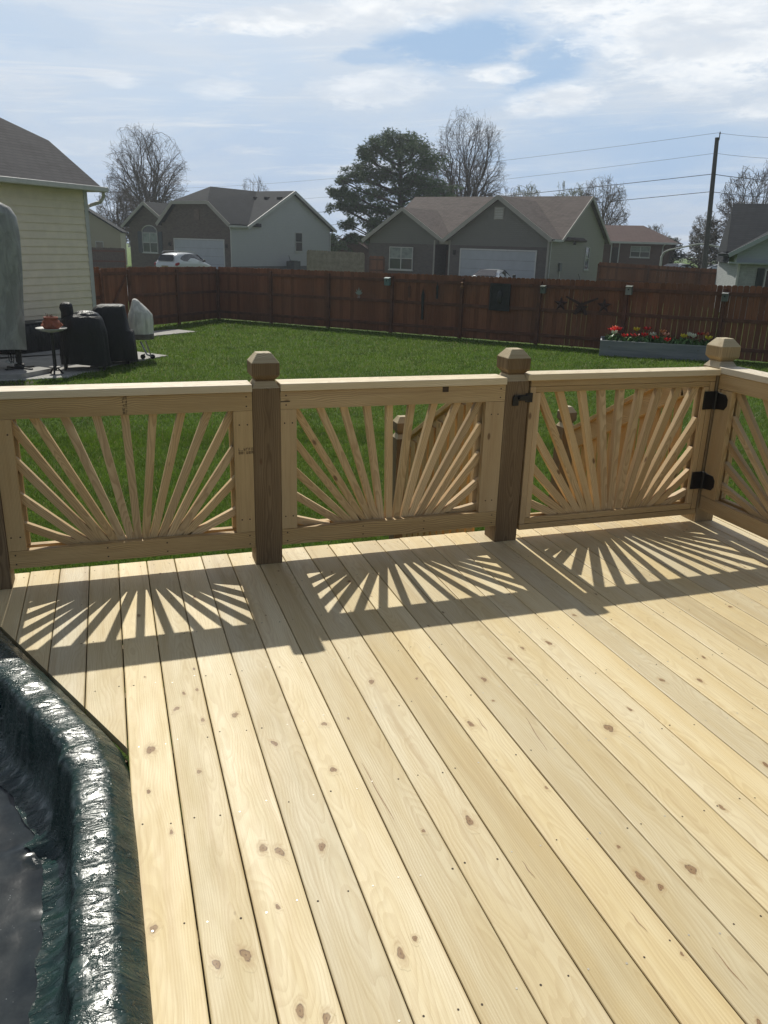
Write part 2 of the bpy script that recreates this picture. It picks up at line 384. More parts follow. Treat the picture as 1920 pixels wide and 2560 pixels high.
S2 = [(1.214, 0.219, 1.335, 0.184), (1.211, 0.352, 1.449, 0.189), (1.212, 0.483, 1.497, 0.195), (1.21, 0.642, 1.546, 0.196), (1.223, 0.793, 1.58, 0.195), (1.348, 0.801, 1.619, 0.2), (1.471, 0.803, 1.653, 0.197), (1.596, 0.806, 1.688, 0.194), (1.718, 0.808, 1.733, 0.192), (1.843, 0.806, 1.778, 0.192), (1.971, 0.806, 1.823, 0.193), (2.105, 0.806, 1.863, 0.195), (2.237, 0.806, 1.914, 0.196), (2.252, 0.667, 1.965, 0.196), (2.253, 0.501, 2.017, 0.197), (2.257, 0.351, 2.068, 0.195), (2.258, 0.214, 2.132, 0.188)]
S3 = [(2.607, 0.211, 2.762, 0.136), (2.603, 0.311, 2.831, 0.136), (2.606, 0.429, 2.889, 0.136), (2.613, 0.609, 2.936, 0.138), (2.609, 0.863, 2.983, 0.14), (2.729, 0.893, 3.03, 0.136), (2.878, 0.893, 3.078, 0.134), (3.011, 0.893, 3.126, 0.134), (3.145, 0.893, 3.169, 0.13), (3.285, 0.893, 3.217, 0.132), (3.421, 0.893, 3.266, 0.134), (3.554, 0.893, 3.309, 0.131), (3.683, 0.89, 3.352, 0.133), (3.715, 0.652, 3.402, 0.129), (3.717, 0.465, 3.453, 0.125), (3.717, 0.323, 3.491, 0.122), (3.72, 0.2, 3.535, 0.118)]
p1 = panel(-.206, .98, S1, 'sunburst slat railing panel beside the green pool cover, leftmost', .082, .095)
p2 = panel(1.12, 2.377, S2, 'middle sunburst slat railing panel between the two brown posts', .083, .115)
mb = MB((.387, .05, .1)); glyphs(mb, .365, .835, .001, 2, 5, .0085, 3); glyphs(mb, .905, .61, .001, 6, 2, .0085, 4); mb.build('lumber_stamp', STAMP, p1, fix=False)
mb = MB((1.7485, .05, .1)); mb.box(2.0, 2.035, .0005, .003, .893, .921); mb.build('knot_mark', HOLE, p2)
mb = MB((1.7485, .05, .1)); mb.box(1.122, 1.17, .0005, .003, .868, .873); mb.build('knot_mark', HOLE, p2)

# right side railing runs toward the viewer (local x -> world -y)
def side_panel():
    org = (3.84, -.95, .1)
    t = thing('balustrade', 'sunburst slat railing panel at the right edge, running toward the viewer', 'railing', org, 0, 'sunburst railing panels')
    def B(n, mat, *a):
        mb = MB(org); mb.box(*a)
        if mat in (W_Y, W_CAPY): mb.at = {'bx': [(a[0] + a[1]) / 2 - org[0]] * len(mb.v)}
        mb.build(n, mat, t, bevel=.003)
    y0, y1 = -1.88, -.004; f0, f1 = 3.802, 3.838; b0, b1 = 3.878, 3.914
    B('cap_rail', W_CAPY, 3.79, 3.932, y0, y1, .955, .992)
    B('top_rail', W_Y, f0, f1, y0, y1, .862, .953)
    B('bottom_rail', W_Y, f0, f1, y0, y1, .095, .184)
    B('back_rail', W_Y, b0, b1, y0, y1, .862, .953)
    B('back_rail', W_Y, b0, b1, y0, y1, .095, .184)
    B('stile', W_Z, f0, f1, -.128, y1, .1855, .8605)
    B('back_stile', W_Z, b0, b1, -.10, y1, .1855, .8605)
    B('stile', W_Z, f0, f1, y0, -1.79, .1855, .8605)
    B('back_stile', W_Z, b0, b1, y0, -1.79, .1855, .8605)
    yc = -.96; n = 17
    tops = [(-.13, .27), (-.13, .40), (-.13, .53), (-.13, .68), (-.13, .85)] + [(-.13 - (1.66) * i / 8, .87) for i in range(1, 8)] + [(-1.79, .85), (-1.79, .68), (-1.79, .53), (-1.79, .40), (-1.79, .27)]
    for i, (ya, za) in enumerate(tops):
        yb = yc + .40 - .05 * i; zb = .155
        d = Vector((0, ya - yb, za - zb)); L = d.length + .03; d.normalize()
        mb = MB(); mb.box(-.019, .019, -.016, .016, 0, L); o = mb.build('slat', W_Z, t, bevel=.002)
        ax = Vector((1, 0, 0)); yy = d.cross(ax)
        M = Matrix((yy, ax, d)).transposed().to_4x4()
        M.translation = Vector((3.858, yb, zb)) - Vector(org); o.matrix_basis = M
side_panel()

# ------------------------------------------------------------------ gate
go = (3.17, .05, .06)
gate = thing('gate', 'low wooden sunburst gate with black hinges and latch at the top of the stairs', 'gate', go)
def GB(n, mat, *a, par=None, bev=.003):
    mb = MB(go); mb.box(*a); return mb.build(n, mat, par or gate, bevel=bev)
GB('cap_rail', W_CAP, 2.502, 3.797, -.018, .105, .943, .978)
GB('frame_rail', W_X, 2.532, 3.785, .004, .092, .906, .941)
GB('frame_rail', W_X, 2.532, 3.785, .004, .092, .058, .093)
GB('frame_stile', W_Z, 2.532, 2.567, .004, .092, .0945, .9045)
GB('frame_stile', W_Z, 3.750, 3.785, .004, .092, .0945, .9045)
for y0, y1 in ((.008, .030), (.066, .088)):
    GB('inner_strip', W_X, 2.5685, 3.7485, y0, y1, .0945, .130)
    GB('inner_strip', W_X, 2.5685, 3.7485, y0, y1, .872, .9045)
    GB('inner_strip', W_Z, 2.5685, 2.603, y0, y1, .1315, .8705)
    GB('inner_strip', W_Z, 3.714, 3.7485, y0, y1, .1315, .8705)
for (xa, za, xb, zb) in S3:
    d = Vector((xa - xb, za - zb)).normalized(); k = min(.03, (zb - .1) / max(d.y, .3)); e = min(.02, (.90 - za) / max(d.y, .1))
    slat(gate, go, xb - d.x * k, zb - d.y * k, xa + d.x * e, za + d.y * e, .048, .043, .035)
mb = MB(go); mb.box(2.50, 2.545, -.004, .003, .82, .872); mb.box(2.425, 2.515, -.016, -.002, .832, .862); mb.tube((2.46, -.03, .847), (2.46, 0, .847), .012, .012, 10); mb.box(2.42, 2.455, -.012, 0.0, .805, .855)
mb.build('latch', BLACK, gate, bevel=.002)
for z in (.79, .285):
    mb = MB(go); mb.box(3.715, 3.79, -.005, .0035, z - .055, z + .055)
    mb.tube((3.795, -.008, z - .055), (3.795, -.008, z + .055), .009, .009, 10)
    mb.prism([(-.015, z - .052), (-.085, z - .045), (-.105, z - .02), (-.105, z + .02), (-.085, z + .045), (-.015, z + .052)], 'x', 3.7955, 3.8012)
    mb.build('hinge', BLACK, gate, bevel=.0015)

# ------------------------------------------------------------------ stairs
so = (3.17, 1.1, -1.04)
st = thing('stairs', 'new pine steps going down from the gate to the lawn with picketed handrails', 'stairs', so)
def SB(n, mat, *a):
    mb = MB(so); mb.box(*a); mb.build(n, mat, st, bevel=.003)
for i in range(4):
    z = -.2 - .2 * i; y = YE + .01 + .34 * i
    SB('tread', W_X, 2.42, 3.92, y, y + .165, z - .036, z); SB('tread', W_X, 2.42, 3.92, y + .17, y + .335, z - .036, z)
    SB('riser', W_X, 2.42, 3.92, y, y + .018, z, z + .16)
for x in (2.36, 3.93):
    mb = MB(so); mb.prism([(YE + .01, -.06), (YE + .01, -.42), (1.45, -1.08), (1.75, -1.08), (1.75, -.98)], 'x', x, x + .036); mb.build('stringer', W_Y, st)
for i, (x, lab) in enumerate(((2.45, 0), (3.92, 0))):
    s = -1 if i == 0 else 1
    ya, yb = .16, 1.70; za, zb = 1.0 if i else .99, .20
    ya = .42; za = .20 + (yb - ya) * .533
    xo = x - s * .02
    mb = MB(so); mb.bar((xo, .145, za - .075), (xo, ya, za - .075), .036, .135); mb.build('side_rail', W_Y, st, bevel=.003)
    mb = MB(so); mb.bar((xo, ya, za - .075), (xo, yb, zb - .075), .036, .135); mb.build('side_rail', W_Y, st, bevel=.003)
    mb = MB(so); mb.bar((xo, ya, za + .012), (xo, yb + .02, zb + .008), .10, .032); mb.build('handrail', W_Y, st, bevel=.003)
    mb = MB(so); mb.bar((xo, ya, za - .83), (xo, yb - .05, zb - .80), .034, .085); mb.build('side_rail', W_Y, st, bevel=.003)
    for k in range(11):
        y = ya + .05 + k * .118; zt = za + (zb - za) * (y - ya) / (yb - ya) - .02
        mb = MB(); mb.box(-.0095, .0095, -.044, .044, -.95, -.03); o = mb.build('picket', W_PICKET, st, bevel=.002)
        o.location = (xo + s * .029 - so[0], y - so[1], zt - so[2])
post(2.45, 1.84, GZ(2.45, 1.84), .20, 'lower stair post on the lawn behind the middle railing panel', W_POST, .12)
post(3.92, 1.84, GZ(3.92, 1.84), .225, 'lower stair post on the lawn seen through the gate slats', W_POST, .12)

# ------------------------------------------------------------------ pool with green tarp
def tarp_mat():
    m, nt, b = base_mat('green_tarp', .25, .7)
    tc = nt.node('ShaderNodeTexCoord').outputs['Object']
    x, y, z = nt.sep(tc)
    n = nt.noise(tc, 14, 4, .65)
    c = nt.mix(nt.ss(n, .3, .7), (.004, .020, .017), (.009, .036, .030))
    dirt = nt.ss(nt.noise(tc, 9, 5, .7), .52, .72, 0, .35)
    c = nt.mix(dirt, c, (.035, .045, .042))
    low = nt.m('MULTIPLY', nt.ss(nt.m('ADD', z, nt.m('MULTIPLY', nt.m('SUBTRACT', nt.noise(tc, 22, 5, .7), .5), .10)), -.07, -.16), .85)  # shade of the rim's inner side, painted into the tarp colour
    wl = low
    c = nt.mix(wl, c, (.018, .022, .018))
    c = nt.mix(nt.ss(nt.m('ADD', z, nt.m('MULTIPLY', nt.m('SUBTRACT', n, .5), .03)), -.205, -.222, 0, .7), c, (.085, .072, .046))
    nt.put(b.inputs['Base Color'], c)
    wr1 = nt.noise(nt.comb(nt.m('MULTIPLY', x, 8.), nt.m('MULTIPLY', y, 24.), nt.m('MULTIPLY', z, 8.)), 1., 4, .58, 2.2)
    rdg = nt.m('POWER', nt.m('SUBTRACT', 1., nt.m('ABSOLUTE', nt.m('MULTIPLY', nt.m('SUBTRACT', wr1, .5), 5.)), clamp=True), 1.5)
    wr2 = nt.noise(tc, 46, 3, .55, 1.2)
    weave = nt.m('SINE', nt.m('MULTIPLY', nt.m('ADD', x, nt.m('MULTIPLY', y, 2.)), 900.))
    h = nt.m('ADD', nt.m('ADD', nt.m('SUBTRACT', nt.m('MULTIPLY', wr1, 1.4), nt.m('MULTIPLY', rdg, .30)), nt.m('MULTIPLY', wr2, .22)), nt.m('MULTIPLY', weave, .004))
    nt.put(b.inputs['Normal'], nt.bump(h, .8, .007))
    nt.put(b.inputs['Roughness'], nt.ss(nt.noise(tc, 30, 3, .6), .35, .65, .20, .34))
    return m
def wet_mat():
    m, nt, b = base_mat('wet_tarp', .13, .3)
    tc = nt.node('ShaderNodeTexCoord').outputs['Object']
    n = nt.noise(tc, 5, 6, .7); n2 = nt.vor(tc, 75, 1)[0]
    c = nt.mix(nt.ss(n, .35, .65), (.014, .020, .025), (.034, .042, .046))
    c = nt.mix(nt.ss(n, .6, .75, 0, .7), c, (.045, .043, .035))
    c = nt.mix(nt.m('MULTIPLY', nt.ss(n2, .12, .05), nt.ss(nt.noise(tc, 20, 2), .5, .65)), c, (.30, .32, .33))
    nt.put(b.inputs['Base Color'], c)
    nt.put(b.inputs['Normal'], nt.bump(nt.m('ADD', nt.noise(tc, 40, 5, .7), nt.m('MULTIPLY', n2, .3)), .12, .0015))
    return m
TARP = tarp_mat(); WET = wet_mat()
po = (-1.6, -2.4, -1.07)
pool = thing('pool', 'above-ground pool under a wrinkled glossy dark green tarp', 'pool', po)
path = [Vector((-.86, 1.0)), Vector((-.228, -.42)), Vector((.268, -1.497)), Vector((.287, -1.62)), Vector((.30, -2.0)), Vector((.312, -2.6)), Vector((.33, -3.4)), Vector((.33, -4.8))]
def resample(P, step):
    out = []
    for a, b in zip(P, P[1:]):
        n = max(1, int((b - a).length / step))
        for i in range(n): out.append(a + (b - a) * i / n)
    out.append(P[-1]); return out
pp = resample(path, .010)
cs = []
for i in range(len(pp)):
    d = (pp[min(len(pp) - 1, i + 7)] - pp[max(0, i - 7)]).normalized()
    cs.append((pp[i], Vector((d.y, -d.x)) * -1 if False else Vector((d.y, -d.x))))
rp = random.Random(11)
def sn(x, y, s=0):
    from mathutils import noise as N
    return N.noise(Vector((x, y, s)))
secp = [(-.035, -.30), (-.02, -.12), (-.008, -.03), (.002, .0), (.010, .014), (.024, .027), (.040, .042), (.054, .056), (.066, .0635), (.090, .065), (.115, .0655), (.140, .064), (.158, .062), (.168, .053), (.173, .034), (.177, .0), (.182, -.05), (.188, -.10), (.196, -.15), (.207, -.185), (.222, -.205), (.245, -.218), (.28, -.226)]
rg = []; s_len = 0
for i, (c, n) in enumerate(cs):
    if i: s_len += (c - cs[i - 1][0]).length
    inn = Vector((-abs(n.x), n.y)) if False else (n if n.x < 0 else -n)
    # inward = toward -x side
    ring = []
    corner = math.exp(-((s_len - 2.78) / .09) ** 2)
    for j, (dd, z) in enumerate(secp):
        t = j / (len(secp) - 1)
        pl = sn(s_len * 17, t * 2.2 + .8 * math.sin(s_len * 6), 1) * .0065 + sn(s_len * 45, t * 5, 2) * .0030
        fold = -max(0, sn(s_len * 7.5 + .3 * math.sin(t * 6), t * 1.2, 7) - .25) * .030 * math.sin(min(1, t * 3.2) * math.pi * .5)
        amp = .25 if j < 4 else 1
        zz = z + (pl + fold) * amp * (.8 if j < 14 else 1.5)
        d2 = dd + (pl * 1.6 if 12 < j else pl * .3) * amp + corner * t * .05
        if j > 16: d2 += .022 * sn(s_len * 3.3, t, 9) + .014 * sn(s_len * 11, t, 3)
        q = c + inn * d2
        ring.append((q.x, q.y, zz))
    rg.append(ring)
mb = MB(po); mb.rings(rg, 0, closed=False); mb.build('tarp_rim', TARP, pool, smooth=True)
# tarp sheet lying on the water
mb = MB(po)
nx, ny = 90, 200
last = [r[-1] for r in rg]
rows = []
for i in range(0, len(last), 3):
    x, y, z = last[i]; dirn = (-1, -.15 if y > -1.5 else 0)
    row = [(x + .012, y, z - .002)]
    for k in range(1, 40):
        d = k * .03 + (k ** 2) * .0012
        X = x - d; Y = y
        row.append((X, Y, -.235 + .010 * sn(X * 5, Y * 5, 3) + .006 * sn(X * 16, Y * 16, 4)))
    rows.append(row)
mb.rings(rows, 0, closed=False); mb.build('tarp_sheet', WET, pool, smooth=True)
mb = MB(po)
for (a, b) in zip(path, path[1:]):
    d = (b - a).normalized(); inn = Vector((d.y, -d.x)); inn = inn if inn.x < 0 else -inn
    a2 = a + inn * .03; b2 = b + inn * .03
    mb.poly([(a2.x, a2.y, -1.07), (b2.x, b2.y, -1.07), (b2.x, b2.y, -.01), (a2.x, a2.y, -.01)])
mb.build('pool_wall', plain('pool_wall', (.25, .30, .33), .5), pool, fix=False)

exec_after = []

# ------------------------------------------------------------------ ground, lawn
def lawn_mat():
    m, nt, b = base_mat('lawn', .85, .15)
    tc = nt.node('ShaderNodeTexCoord').outputs['Object']
    n1 = nt.noise(tc, .55, 5, .65); n2 = nt.noise(tc, 14, 5, .7); n3 = nt.noise(tc, 90, 3, .6)
    c = nt.mix(nt.ss(n1, .35, .65), (.085, .165, .013), (.140, .220, .022))
    c = nt.mix(nt.ss(n2, .35, .7, 0, .7), c, (.035, .065, .010))
    c = nt.mix(nt.ss(n3, .5, .75, 0, .5), c, (.10, .15, .03))
    c = nt.mix(nt.ss(nt.noise(nt.vm('ADD', tc, (5, 9, 0)), 1.7, 5, .7), .6, .75, 0, .35), c, (.13, .12, .045))
    nt.put(b.inputs['Base Color'], c)
    nt.put(b.inputs['Normal'], nt.bump(nt.m('ADD', nt.noise(tc, 30, 6, .75), nt.m('MULTIPLY', n3, .5)), 1., .06))
    return m
LAWN = lawn_mat()
me_x = sorted(set([-400, -200, -100, -60, -30] + list(range(-28, 46, 2)) + [60, 90, 140, 220, 400]))
me_y = sorted(set([-60, -30] + list(range(-28, 46, 2)) + [60, 80, 120, 180, 260, 420]))
mb = MB(); mb.rings([[(x, y, GZ(x, y)) for x in me_x] for y in me_y], 0, closed=False)
gobj = mb.build('lawn', LAWN, smooth=True, fix=False); tag(gobj, kind='structure')

# grass blades on the part of the lawn that shows
def blade_mat():
    m, nt, b = base_mat('grass_blade', .55, .35)
    geo = nt.node('ShaderNodeNewGeometry').outputs['Random Per Island']
    c = nt.mix(geo, (.078, .165, .012), (.215, .33, .040))
    tc = nt.node('ShaderNodeTexCoord').outputs['Object']
    c = nt.mix(nt.ss(nt.noise(tc, .45, 5, .68), .38, .66, 0, .55), c, (.15, .215, .033))
    c = nt.mix(nt.ss(nt.noise(nt.vm('ADD', tc, (3, 8, 0)), 1.3, 5, .7), .45, .68, 0, .6), c, (.045, .085, .012))
    c = nt.mix(nt.ss(geo, .93, .97), c, (.34, .30, .14))
    nt.put(b.inputs['Base Color'], c)
    tr = nt.node('ShaderNodeBsdfTranslucent'); nt.put(tr.inputs[0], c)
    mx = nt.node('ShaderNodeMixShader'); mx.inputs[0].default_value = .35
    nt.l.new(b.outputs[0], mx.inputs[1]); nt.l.new(tr.outputs[0], mx.inputs[2]); nt.l.new(mx.outputs[0], nt.n['Material Output'].inputs[0])
    return m
rng = np.random.default_rng(4)
GRVB = [(-8, 12.9), (-1.25, 13.35), (-.55, 13.5), (-.2, 14.1), (.2, 14.4), (-.5, 15.2), (-8, 15.2)]
PATIO = [(-8, 14.35), (-.75, 14.35), (.15, 14.75), (1.65, 16.4), (.7, 17.5), (-2.2, 19.3), (-8, 13.5)]
WALK = [(.95, 20.3), (2.93, 21.9), (2.3, 22.6), (.6, 21.3), (-.3, 20.2)]
def blades(N, dmin, dmax, hs, ws, azr=(-8, 46)):
    az = np.radians(rng.uniform(*azr, N)); d = np.exp(rng.uniform(math.log(dmin), math.log(dmax), N))
    x = .33 + d * np.sin(az); y = -3.93 + d * np.cos(az)
    ok = (y > .35) | (x > 4.2)
    # inside the fenced yard and off the patio
    ok &= ((x - 4.19) * .771 + (y - 26.2) * .637 < -.1)
    for pg in (WALK, PATIO, GRVB):
        ins = np.zeros(len(x), bool)
        for i in range(len(pg)):
            (ax, ay), (bx, by) = pg[i], pg[(i + 1) % len(pg)]
            ins ^= ((ay > y) != (by > y)) & (x < (bx - ax) * (y - ay) / (by - ay + 1e-9) + ax)
        ok &= ~ins
    ok &= ~((x > 2.3) & (x < 4.0) & (y < 1.9))
    x, y, d = x[ok], y[ok], d[ok]; n = len(x)
    z = -1.062 + .0118 * x - .0035 * y
    a = rng.uniform(0, 2 * np.pi, n); h = hs * rng.uniform(.5, 1.25, n) * (1 + .03 * d); w = ws * rng.uniform(.7, 1.3, n) * np.maximum(1, d / 5)
    ln = rng.normal(0, .45, (n, 2)) * h[:, None]
    P = np.empty((n, 3, 3)); dx = np.cos(a) * w; dy = np.sin(a) * w
    P[:, 0] = np.stack([x - dx, y - dy, z], 1); P[:, 1] = np.stack([x + dx, y + dy, z], 1)
    P[:, 2] = np.stack([x + ln[:, 0], y + ln[:, 1], z + h], 1)
    return P.reshape(-1, 3)
V = np.concatenate([blades(260000, 4.2, 12, .045, .0022), blades(230000, 11, 31, .036, .0022)])
me = bpy.data.meshes.new('grass'); nv = len(V); nf = nv // 3
me.vertices.add(nv); me.vertices.foreach_set('co', V.ravel()); me.loops.add(nv); me.loops.foreach_set('vertex_index', np.arange(nv, dtype=np.int32))
me.polygons.add(nf); me.polygons.foreach_set('loop_start', np.arange(0, nv, 3, dtype=np.int32)); me.update()
me.materials.append(blade_mat()); go_ = bpy.data.objects.new('grass', me); COL.objects.link(go_); tag(go_, 'short green lawn grass with sunlit tips', 'grass', kind='stuff')

# ------------------------------------------------------------------ wooden boundary fences
def fence_mat():
    m, nt, b = base_mat('red_brown_fence', .8, .15)
    tc = nt.node('ShaderNodeTexCoord').outputs['Object']; isl = nt.node('ShaderNodeNewGeometry').outputs['Random Per Island']
    x, y, z = nt.sep(tc)
    g = nt.noise(nt.comb(nt.m('MULTIPLY', x, 30.), nt.m('MULTIPLY', y, 30.), nt.m('MULTIPLY', z, 2.)), 1, 4, .65)
    c = nt.mix(isl, (.165, .066, .036), (.275, .115, .062))
    c = nt.mix(nt.ss(g, .4, .75, 0, .5), c, (.075, .032, .021))
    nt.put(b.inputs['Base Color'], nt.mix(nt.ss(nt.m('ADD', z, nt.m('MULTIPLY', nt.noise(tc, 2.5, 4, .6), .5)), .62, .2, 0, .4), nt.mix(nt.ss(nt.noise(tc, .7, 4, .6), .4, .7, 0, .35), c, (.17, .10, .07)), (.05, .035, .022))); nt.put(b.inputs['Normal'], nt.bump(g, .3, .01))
    return m
FENCE = fence_mat(); FPOST = plain('fence_post_brown', (.125, .052, .030), .85, .25, 5)
FTAN = plain('weathered_pale_fence', (.26, .22, .17), .85, .22, 4)
def fence(p0, ang, nspan, label, z0f, H=1.83, gapf=lambda u: .003, mat=FENCE, pmat=FPOST, span=2.44, seed=1, gates=(), posts=True, front=-1, pw=.14):
    """local x runs along the fence; pickets on the far side"""
    rr = random.Random(seed)
    t = thing('fence', label, 'fence', (p0[0], p0[1], z0f(0) ), ang)
    zb = z0f(0)
    for s in range(nspan):
        mb = MB(); x = s * span
        while x < (s + 1) * span - .02:
            g = gapf(x) * rr.uniform(.5, 1.3); w = min(pw - g, (s + 1) * span - x); z = z0f(x + w / 2) - zb + rr.uniform(-.006, .006); c = .028
            h = H + rr.uniform(-.008, .008)
            mb.prism([(x, z + .03), (x + w, z + .03), (x + w, z + h - c), (x + w - c, z + h), (x + c, z + h), (x, z + h - c)], 'y', 0, .016)
            x += pw
        mb.build('picket_panel', mat, t)
        for hz in (.28, .98, 1.62):
            za, zc = z0f(s * span) - zb + hz, z0f((s + 1) * span) - zb + hz
            mb = MB(); mb.bar((s * span + .046, -.02 if front < 0 else .036, za), ((s + 1) * span - .046, -.02 if front < 0 else .036, zc), .036, .088); mb.build('fence_rail', pmat, t)
    for s in range(nspan + 1):
        z = z0f(s * span) - zb; mb = MB(); mb.box(s * span - .045, s * span + .045, front * .09 if front < 0 else .017, -.001 if front < 0 else .09, z - .1, z + H - .08); mb.build('post', pmat, t)
    return t
FA = math.atan2(-.7712, .6366)
fz0 = lambda u: .726 + .0104 * u - 1.83
def gapf(u): return .0015 if u < 7.3 else (.004 if u < 12 else .0075)
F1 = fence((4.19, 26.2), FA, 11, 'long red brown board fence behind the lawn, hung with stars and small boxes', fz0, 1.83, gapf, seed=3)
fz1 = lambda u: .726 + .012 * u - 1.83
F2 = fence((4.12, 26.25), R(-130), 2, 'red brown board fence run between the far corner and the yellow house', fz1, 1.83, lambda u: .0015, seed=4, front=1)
# yard gate with diagonal brace
gp0 = (4.12 + 4.88 * math.cos(R(-130)), 26.25 + 4.88 * math.sin(R(-130)))
t = thing('gate', 'red brown board gate with a diagonal brace beside the yellow house', 'gate', (gp0[0], gp0[1], fz1(4.88)), R(-130))
mb = MB()
for i in range(8):
    x = .06 + i * .141; mb.prism([(x, .05), (x + .138, .05), (x + .138, 1.78), (x + .11, 1.81), (x + .028, 1.81), (x, 1.78)], 'y', 0, .016)
mb.build('boards', FENCE, t)
for z in (.25, 1.6):
    mb = MB(); mb.box(.06, 1.19, .017, .05, z, z + .09); mb.build('gate_rail', FPOST, t)
mb = MB(); mb.bar((1.12, .034, .36), (.12, .034, 1.58), .034, .09, up=(0, 1, 0)); mb.build('brace', FPOST, t)
F3 = fence((gp0[0] + 1.25 * math.cos(R(-130)), gp0[1] + 1.25 * math.sin(R(-130))), R(-130), 1, 'short red brown fence piece between the braced gate and the yellow house wall', lambda u: fz1(6.1), 1.83, lambda u: .0015, seed=6, front=1, span=1.3)

# ornaments hanging on the fence
def onf(u, z, off=-.10):
    return Vector((4.19 + u * math.cos(FA) - off * math.sin(FA) * 1, 26.2 + u * math.sin(FA) + off * math.cos(FA), z))
TEAL = plain('teal_paint', (.12, .20, .20), .6, .2, 9); WHITEP = plain('white_paint_box', (.24, .25, .24), .6, .1, 9); RUST = plain('rust_metal', (.045, .016, .013), .7, .3, 12)
DARKM = plain('dark_iron', (.02, .022, .022), .7, .3, 9); ORNG = plain('copper_ornament', (.22, .11, .05), .45, .3, 20, .4); GRNG = plain('grey_green_paint', (.11, .13, .11), .7, .2, 9)
def orn(name, label, cat, u, z, off=-.10, group=None):
    return thing(name, label, cat, onf(u, z, off), FA, group)
def birdhouse(u, z, w, h, mat, roofm, label):
    t = orn('birdhouse', label, 'birdhouse', u, z, -.16, 'birdhouses on the fence posts'); t.scale = (.85, .85, .9)
    mb = MB(); mb.prism([(-.055, 0), (.06, 0), (.06, h * .95), (-.055, h * .86)], 'x', -w / 2, w / 2); mb.build('box', mat, t, bevel=.004)
    mb = MB(); mb.bar((0, -.085, h * .86), (0, .065, h * .98), w * 1.12, .016); mb.build('roof', roofm, t)
    mb = MB(); mb.box(w / 2 + .001, w / 2 + .012, -.05, .06, .01, h * .85); mb.build('side_panel', roofm, t)
    mb = MB(); mb.tube((0, -.0552, h * .58), (0, -.057, h * .58), .024, .024, 12); mb.build('entrance_hole', DARKM, t)
birdhouse(7.21, .43, .20, .27, TEAL, TEAL, 'teal birdhouse with a dark front on a fence post above the lawn')
birdhouse(12.33, .46, .15, .24, GRNG, GRNG, 'dull grey green birdhouse on the fence post left of the stars')
birdhouse(14.72, .55, .18, .26, WHITEP, GRNG, 'pale grey birdhouse with a white side on the post right of the stars')
birdhouse(17.12, .52, .16, .24, GRNG, WHITEP, 'grey birdhouse with a whitish roof on the post behind the corner post')
t = orn('hummingbird_feeder', 'small copper coloured ornament on the fence post left of the dark plaque', 'ornament', 9.8, .46, -.14)
mb = MB(); mb.lathe([(.02, 0), (.055, .03), (.06, .06), (.03, .09), (.025, .14), (.05, .16), (.01, .19)], n=14); mb.build('bowl', ORNG, t, smooth=True)
t = orn('leaf_ornament', 'pale metal leaf shaped plant ornament on the fence above the lawn', 'ornament', 6.08, .05, -.04)
mb = MB()
for k, (a, L) in enumerate(((90, .24), (60, .20), (120, .20), (32, .17), (148, .17))):
    a = R(a); b0 = Vector((0, -.01, .03)); d = Vector((math.cos(a), 0, math.sin(a))); s = Vector((-d.z, 0, d.x)) * .028
    pts = [b0, b0 + d * L * .5 + s, b0 + d * L, b0 + d * L * .5 - s]; mb.poly(pts); mb.poly([p + Vector((0, .008, 0)) for p in pts])
mb.build('leaf', plain('pale_green_metal', (.27, .32, .29), .5, .2, 20), t, fix=False)
mb = MB()
for sx in (-1, 1):
    for sz in (-1, 1):
        mb.poly([(0, -.01, -.03), (sx * .05, -.01, -.03 + sz * .012), (sx * .045, -.01, -.03 + sz * .045), (sx * .01, -.01, -.03 + sz * .04)])
mb.build('flower', plain('pink_metal', (.30, .22, .22), .5, .2, 20), t, fix=False)
for (u, z0, z1, w, lab) in ((8.44, -.53, .40, .10, 'long dark hanging strip ornament, the largest of the strips on the fence'), (8.93, .12, .56, .075, 'short dark hanging strip ornament near the top of the fence'), (7.95, .10, .50, .09, 'faint brown hanging ornament right of the teal birdhouse')):
    t = orn('wall_ornament', lab, 'ornament', u, z0, -.05, 'dark strips hanging on the fence')
    mb = MB(); h = z1 - z0; mb.prism([(-w * .3, 0), (w * .5, .0), (w * .4, h * .55), (w * .55, h * .8), (0, h), (-w * .5, h * .75), (-w * .35, h * .5)], 'y', -.02, 0); mb.build('strip', DARKM if w != .09 else FPOST, t)
    mb = MB(); mb.tube((0, -.01, h), (0, 0, h + .05), .006, .006, 6); mb.build('hook', DARKM, t)
t = orn('wall_plaque', 'large dark rectangular plaque with a raised face on the fence', 'plaque', 11.0, -.10, -.05)
mb = MB(); mb.box(-.32, .32, -.02, 0, 0, .76); mb.build('panel', DARKM, t, bevel=.01)
mb = MB(); mb.lathe([(.0, .18), (.07, .22), (.085, .38), (.06, .52), (.0, .58)], c=(0, -.02, 0), n=14); mb.build('relief', plain('dark_relief', (.035, .037, .037), .6), t, smooth=True)
mb = MB()
for (a, b, c, d) in ((-.32, .32, 0, .05), (-.32, .32, .71, .76), (-.32, -.27, .05, .71), (.27, .32, .05, .71)): mb.box(a, b, -.035, -.021, c, d)
mb.build('frame', DARKM, t)
def star(mb, R0, z0=0, dep=.03):
    pts = []
    for i in range(10):
        a = math.pi / 2 + i * math.pi / 5; r = R0 if i % 2 == 0 else R0 * .4; pts.append((r * math.cos(a), r * math.sin(a) + z0))
    n = 10
    for i in range(n):
        p, q = pts[i], pts[(i + 1) % n]; mb.poly([(0, -dep, z0), (p[0], 0, p[1]), (q[0], 0, q[1])])
for u, z, lab in ((12.85, .20, 'rusty metal star on the fence, left of the crossed ornament'), (14.07, .22, 'rusty metal star on the fence, right of the crossed ornament')):
    t = orn('metal_star', lab, 'star', u, z, -.05, 'rusty metal stars'); mb = MB(); star(mb, .21); mb.build('star_body', RUST, t, fix=False)
